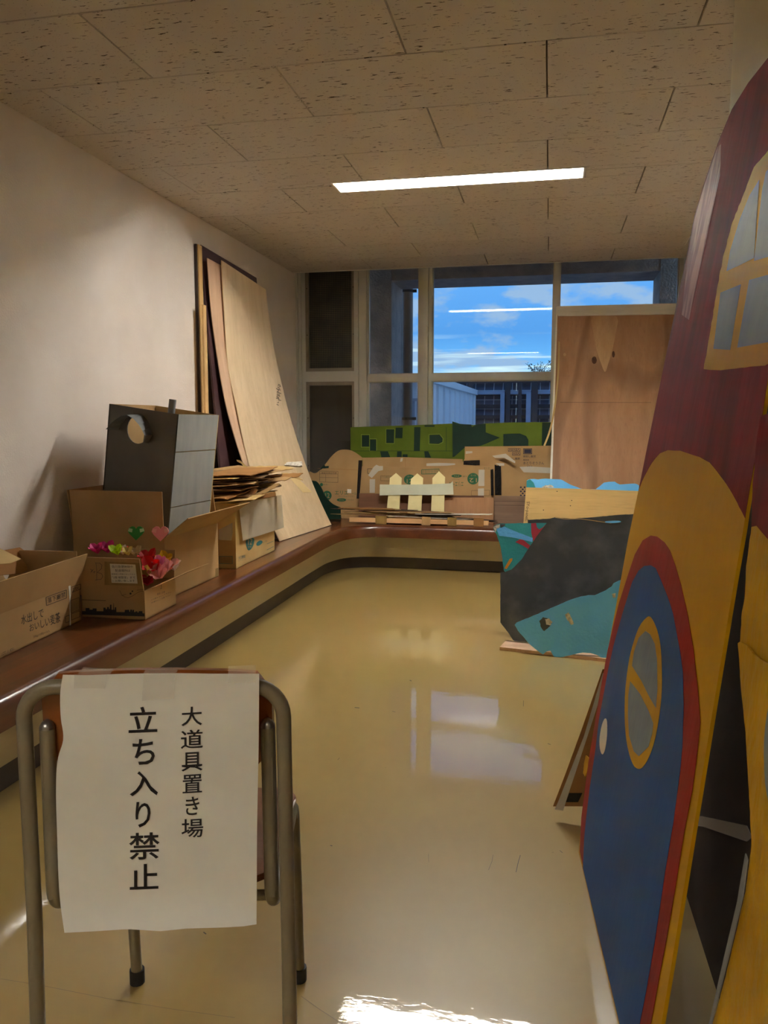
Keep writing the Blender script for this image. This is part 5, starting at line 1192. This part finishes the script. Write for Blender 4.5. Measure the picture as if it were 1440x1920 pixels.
# ==================================================================================== CHAIR
CX, CYc = -.530, .978; AN = math.radians(13)
Rz = Matrix.Rotation(AN, 3, 'Z')
def cpt(x, y, z): return Rz @ Vector((x, y, 0)) + Vector((CX, CYc, z))
chair = thing('school_chair', cpt(0, .2, 0), 'olive-grey steel tube school chair with orange plywood back, facing away', 'chair')
rt = .0107
def tube(name, pts, rads, r=rt, mt='steel', n=14):
    bm = bmesh.new(); P = fillet([cpt(*p) for p in pts], rads, 8); sweep(bm, P, r, n); return build(name, bm, M[mt], chair, smooth=True)
hw = .181
ZTOP = .738
# rear frame: inverted U; its two legs are the rear legs
tube('back_frame', [(-hw, .0, .40), (-hw+.002, -.005, ZTOP), (hw-.002, -.005, ZTOP), (hw, .0, .40)], [.045, .045])
for s in (-1, 1):
    tube('rear_leg', [(s*hw, 0, .40), (s*(hw+.003), -.012, .012)], [])
    # seat/front frame: capped upright, bend, run forward under the seat, down to the front foot
    tube('seat_rail', [(s*(hw-.026), .012, .672), (s*(hw-.024), .012, .395), (s*(hw-.024), .345, .395), (s*(hw-.022), .370, .20)], [.04, .04])
    tube('front_leg', [(s*(hw-.022), .370, .20), (s*(hw-.021), .390, .012)], [])
    bm = bmesh.new(); p = cpt(s*(hw-.026), .012, .672)
    sweep(bm, [p, p+Vector((0, 0, .004)), p+Vector((0, 0, .009)), p+Vector((0, 0, .0125))], [rt, rt*.97, rt*.7, rt*.25], 14); build('tube_cap', bm, M['cap'], chair, smooth=True)
    for (fx, fy) in ((s*(hw-.021), .390), (s*(hw+.003), -.012)):
        bm = bmesh.new(); sweep(bm, [cpt(fx, fy, .0), cpt(fx, fy, .028)], .0145, 14); build('rubber_foot', bm, M['rubber'], chair, smooth=True)
for z in (.60, .45):
    for s in (-1, 1):
        bm = bmesh.new(); sweep(bm, [cpt(s*(hw-.022), .008, z-.03), cpt(s*(hw-.022), .008, z+.03)], .006, 8); build('weld_plate', bm, M['steel'], chair)
tube('crossbar', [(-hw+.024, .06, .388), (hw-.024, .06, .388)], [], .008); tube('crossbar', [(-hw+.013, .31, .388), (hw-.013, .31, .388)], [], .008)
# backrest: curved plywood
def curvedply(name, x0, x1, z0, z1, yf, th, mt, rc=.03, nx=14, nz=10, up=None):
    bm = bmesh.new(); rows = []
    for i in range(nx+1):
        u = i/nx; x = x0+(x1-x0)*u; rows.append([])
        e = min(x-x0, x1-x); dz = 0
        if e < rc: dz = rc-math.sqrt(max(rc*rc-(rc-e)**2, 0))
        for j in range(nz+1):
            z = (z0+dz)+(z1-z0-2*dz)*j/nz; rows[-1].append(bm.verts.new(cpt(x, yf(x, z), z)))
    for i in range(nx):
        for j in range(nz): bm.faces.new((rows[i][j], rows[i+1][j], rows[i+1][j+1], rows[i][j+1]))
    bmesh.ops.recalc_face_normals(bm, faces=bm.faces); bmesh.ops.solidify(bm, geom=bm.faces[:], thickness=th); return build(name, bm, M[mt], chair, smooth=True)
curvedply('backrest', -.163, .163, .610, .751, lambda x, z: .026+.018*(1-(x/.163)**2)-.006*((z-.61)/.14), .009, 'chairwood')
# seat: slab with rounded corners
bm = bmesh.new(); pts = []
for cxs, cys, a0 in ((.165, .36, 0), (-.165, .36, 90), (-.15, .06, 180), (.15, .06, 270)):
    r = .04
    for k in range(7):
        a = math.radians(a0+k*15); pts.append((cxs-math.copysign(r, cxs)+r*math.cos(a)+(.0), (cys-r if cys > .2 else cys+r)+r*math.sin(a)))
def seatz(x, y): return .414 + (.012 if y > .3 else 0)*0 - .006*math.cos(x/.17*1.4)*math.sin(max(0, min(1, (y-.05)/.3))*math.pi)
prism(bm, [cpt(x, y, .404) for x, y in pts], Vector((0, 0, .011)))
bmesh.ops.bevel(bm, geom=[e for e in bm.edges], offset=.003, segments=2, affect='EDGES'); build('seat', bm, M['seatwood'], chair, smooth=True)

# sign on the chair
psn = Pl(cpt(-.2, -.019, .6), cpt(.2, -.019, .6), cpt(0, -.021, .9))
def disp(px, py):
    u, v = (px-118)/367, (py-1265)/480
    d = .004*math.sin(v*3.0)*math.exp(-((u-.0)/.12)**2) + .002*math.sin(u*5+v*2)
    d += .016*max(0, (v-.86)/.14)**1.6*(1-.35*abs(u-.5)) + .007*math.exp(-((v-.33)/.12)**2)*math.exp(-(u/.14)**2)
    return d+.003
def spt(px, py, k=0): return psn.pt(px, py, disp(px, py)+k)
sg = thing('paper_sign', spt(300, 1735), 'white keep-out notice with Japanese lettering taped to the back of the school chair', 'sign')
EL = [(118, 1265), (113, 1300), (114, 1345), (119, 1385), (108, 1425), (105, 1480), (107, 1560), (110, 1650), (114, 1700), (121, 1749)]
TOPL = [(118, 1265), (160, 1266), (240, 1263), (320, 1262), (400, 1263), (486, 1263)]
def edge(P, t):
    k = t*(len(P)-1); i = min(int(k), len(P)-2); return Vector(P[i]).lerp(Vector(P[i+1]), k-i)
BOT = [(121, 1749), (180, 1746), (240, 1742), (300, 1746), (350, 1741), (420, 1739), (455, 1737), (481, 1733)]
RGT = [(486, 1263), (485, 1400), (482, 1550), (481, 1733)]
bm = bmesh.new(); nu, nv_2 = 30, 44; G = []
for i in range(nu+1):
    u = i/nu; G.append([])
    for j in range(nv_2+1):
        v = j/nv_2
        e = edge(smoothp(EL, 4, False), v)*(1-u) + edge(RGT, v)*u + edge(TOPL, u)*(1-v) + edge(BOT, u)*v
        c = Vector(EL[0])*(1-u)*(1-v)+Vector(RGT[0])*u*(1-v)+Vector(EL[-1])*(1-u)*v+Vector(RGT[-1])*u*v
        q = e-c; G[-1].append(bm.verts.new(spt(q.x, q.y)))
for i in range(nu):
    for j in range(nv_2): bm.faces.new((G[i][j], G[i+1][j], G[i+1][j+1], G[i][j+1]))
bmesh.ops.recalc_face_normals(bm, faces=bm.faces); bmesh.ops.solidify(bm, geom=bm.faces[:], thickness=.0003); build('sheet', bm, M['paper'], sg, smooth=True)
gs = lambda x, y: (x/2.3226, 1200+y/2.3222)
big_ = [('立', 560, 290, 685, 402), ('ち', 577, 430, 674, 542), ('入', 565, 570, 688, 678), ('り', 590, 703, 655, 815), ('禁', 562, 838, 695, 955), ('止', 565, 975, 690, 1085)]
sm_ = [('大', 790, 290, 880, 373), ('道', 787, 390, 884, 472), ('具', 790, 488, 882, 570), ('置', 795, 585, 880, 665), ('き', 808, 682, 868, 762), ('場', 790, 778, 885, 860)]
def tq(s, x0, y0, x1, y1): return (s, gs(x0, y0+3), gs(x1, y0-2), gs(x1, y1-2), gs(x0, y1+3))
text([tq(*q) for q in big_], lambda x, y: spt(x, y, .0012), M['inkblack'], sg, bold=.012)
text([tq(*q) for q in sm_], lambda x, y: spt(x, y, .0012), M['inkblack'], sg, bold=.008)
def tape(pts, k=.0016):
    bm = bmesh.new(); bm.faces.new([bm.verts.new(spt(x, y, k)) for x, y in pts]); build('tape_strip', bm, M['tape_thin'], sg)
gt = lambda x, y: (40+x/2.667, 1230+y/2.668)
tape([gt(310, 56), gt(462, 66), gt(443, 90), gt(282, 90)]); tape([gt(265, 92), gt(430, 92), gt(418, 162), gt(262, 160)]); tape([gt(622, 66), gt(784, 68), gt(770, 90), gt(610, 88)]); tape([gt(612, 92), gt(768, 92), gt(764, 212), gt(604, 224)])
tape([gt(1036, 50), gt(1172, 46), gt(1172, 132), gt(1034, 136)])

# scuffs and sheet seams on the floor
pfl = Pl((0, 0, 0), (1, 0, 0), (0, 1, 0))
M['scuff'] = mat('dark_scuff', (70, 56, 36), .5); M['seam'] = mat('vinyl_seam', (128, 106, 66), .4)
gf = lambda x, y: (560+x/2.483, 1180+y/2.483)
for ln, w in (([gf(1032, 1052), gf(1022, 1085), gf(1012, 1130)], 1.1), ([gf(905, 1050), gf(900, 1080), gf(884, 1120)], .6), ([gf(262, 364), gf(282, 366)], 1.4), ([gf(1047, 332), gf(1046, 358)], .9), ([gf(1160, 532), gf(1172, 536)], 1.1),
              ([gf(604, 1045), gf(606, 1085)], .4), ([gf(1216, 1030), gf(1228, 1040)], .9), ([gf(436, 382), gf(450, 385)], .7), ([gf(182, 608), gf(190, 598)], .7), ([gf(148, 1006), gf(156, 1008)], 1.3), ([gf(518, 237), gf(524, 240)], 1.6), ([(382, 1748), (386, 1751)], 2.2)):
    strokes(pfl, [ln], w, M['scuff'], FLOOR, k=.0006, name='scuff_mark')
for ln, w in (([(0, 1835), (80, 1848), (200, 1872), (330, 1893), (440, 1908)], .9), ([(565, 1868), (600, 1893), (650, 1925)], 1.1)):
    strokes(pfl, [ln], w, M['seam'], FLOOR, k=.0005, name='floor_seam')
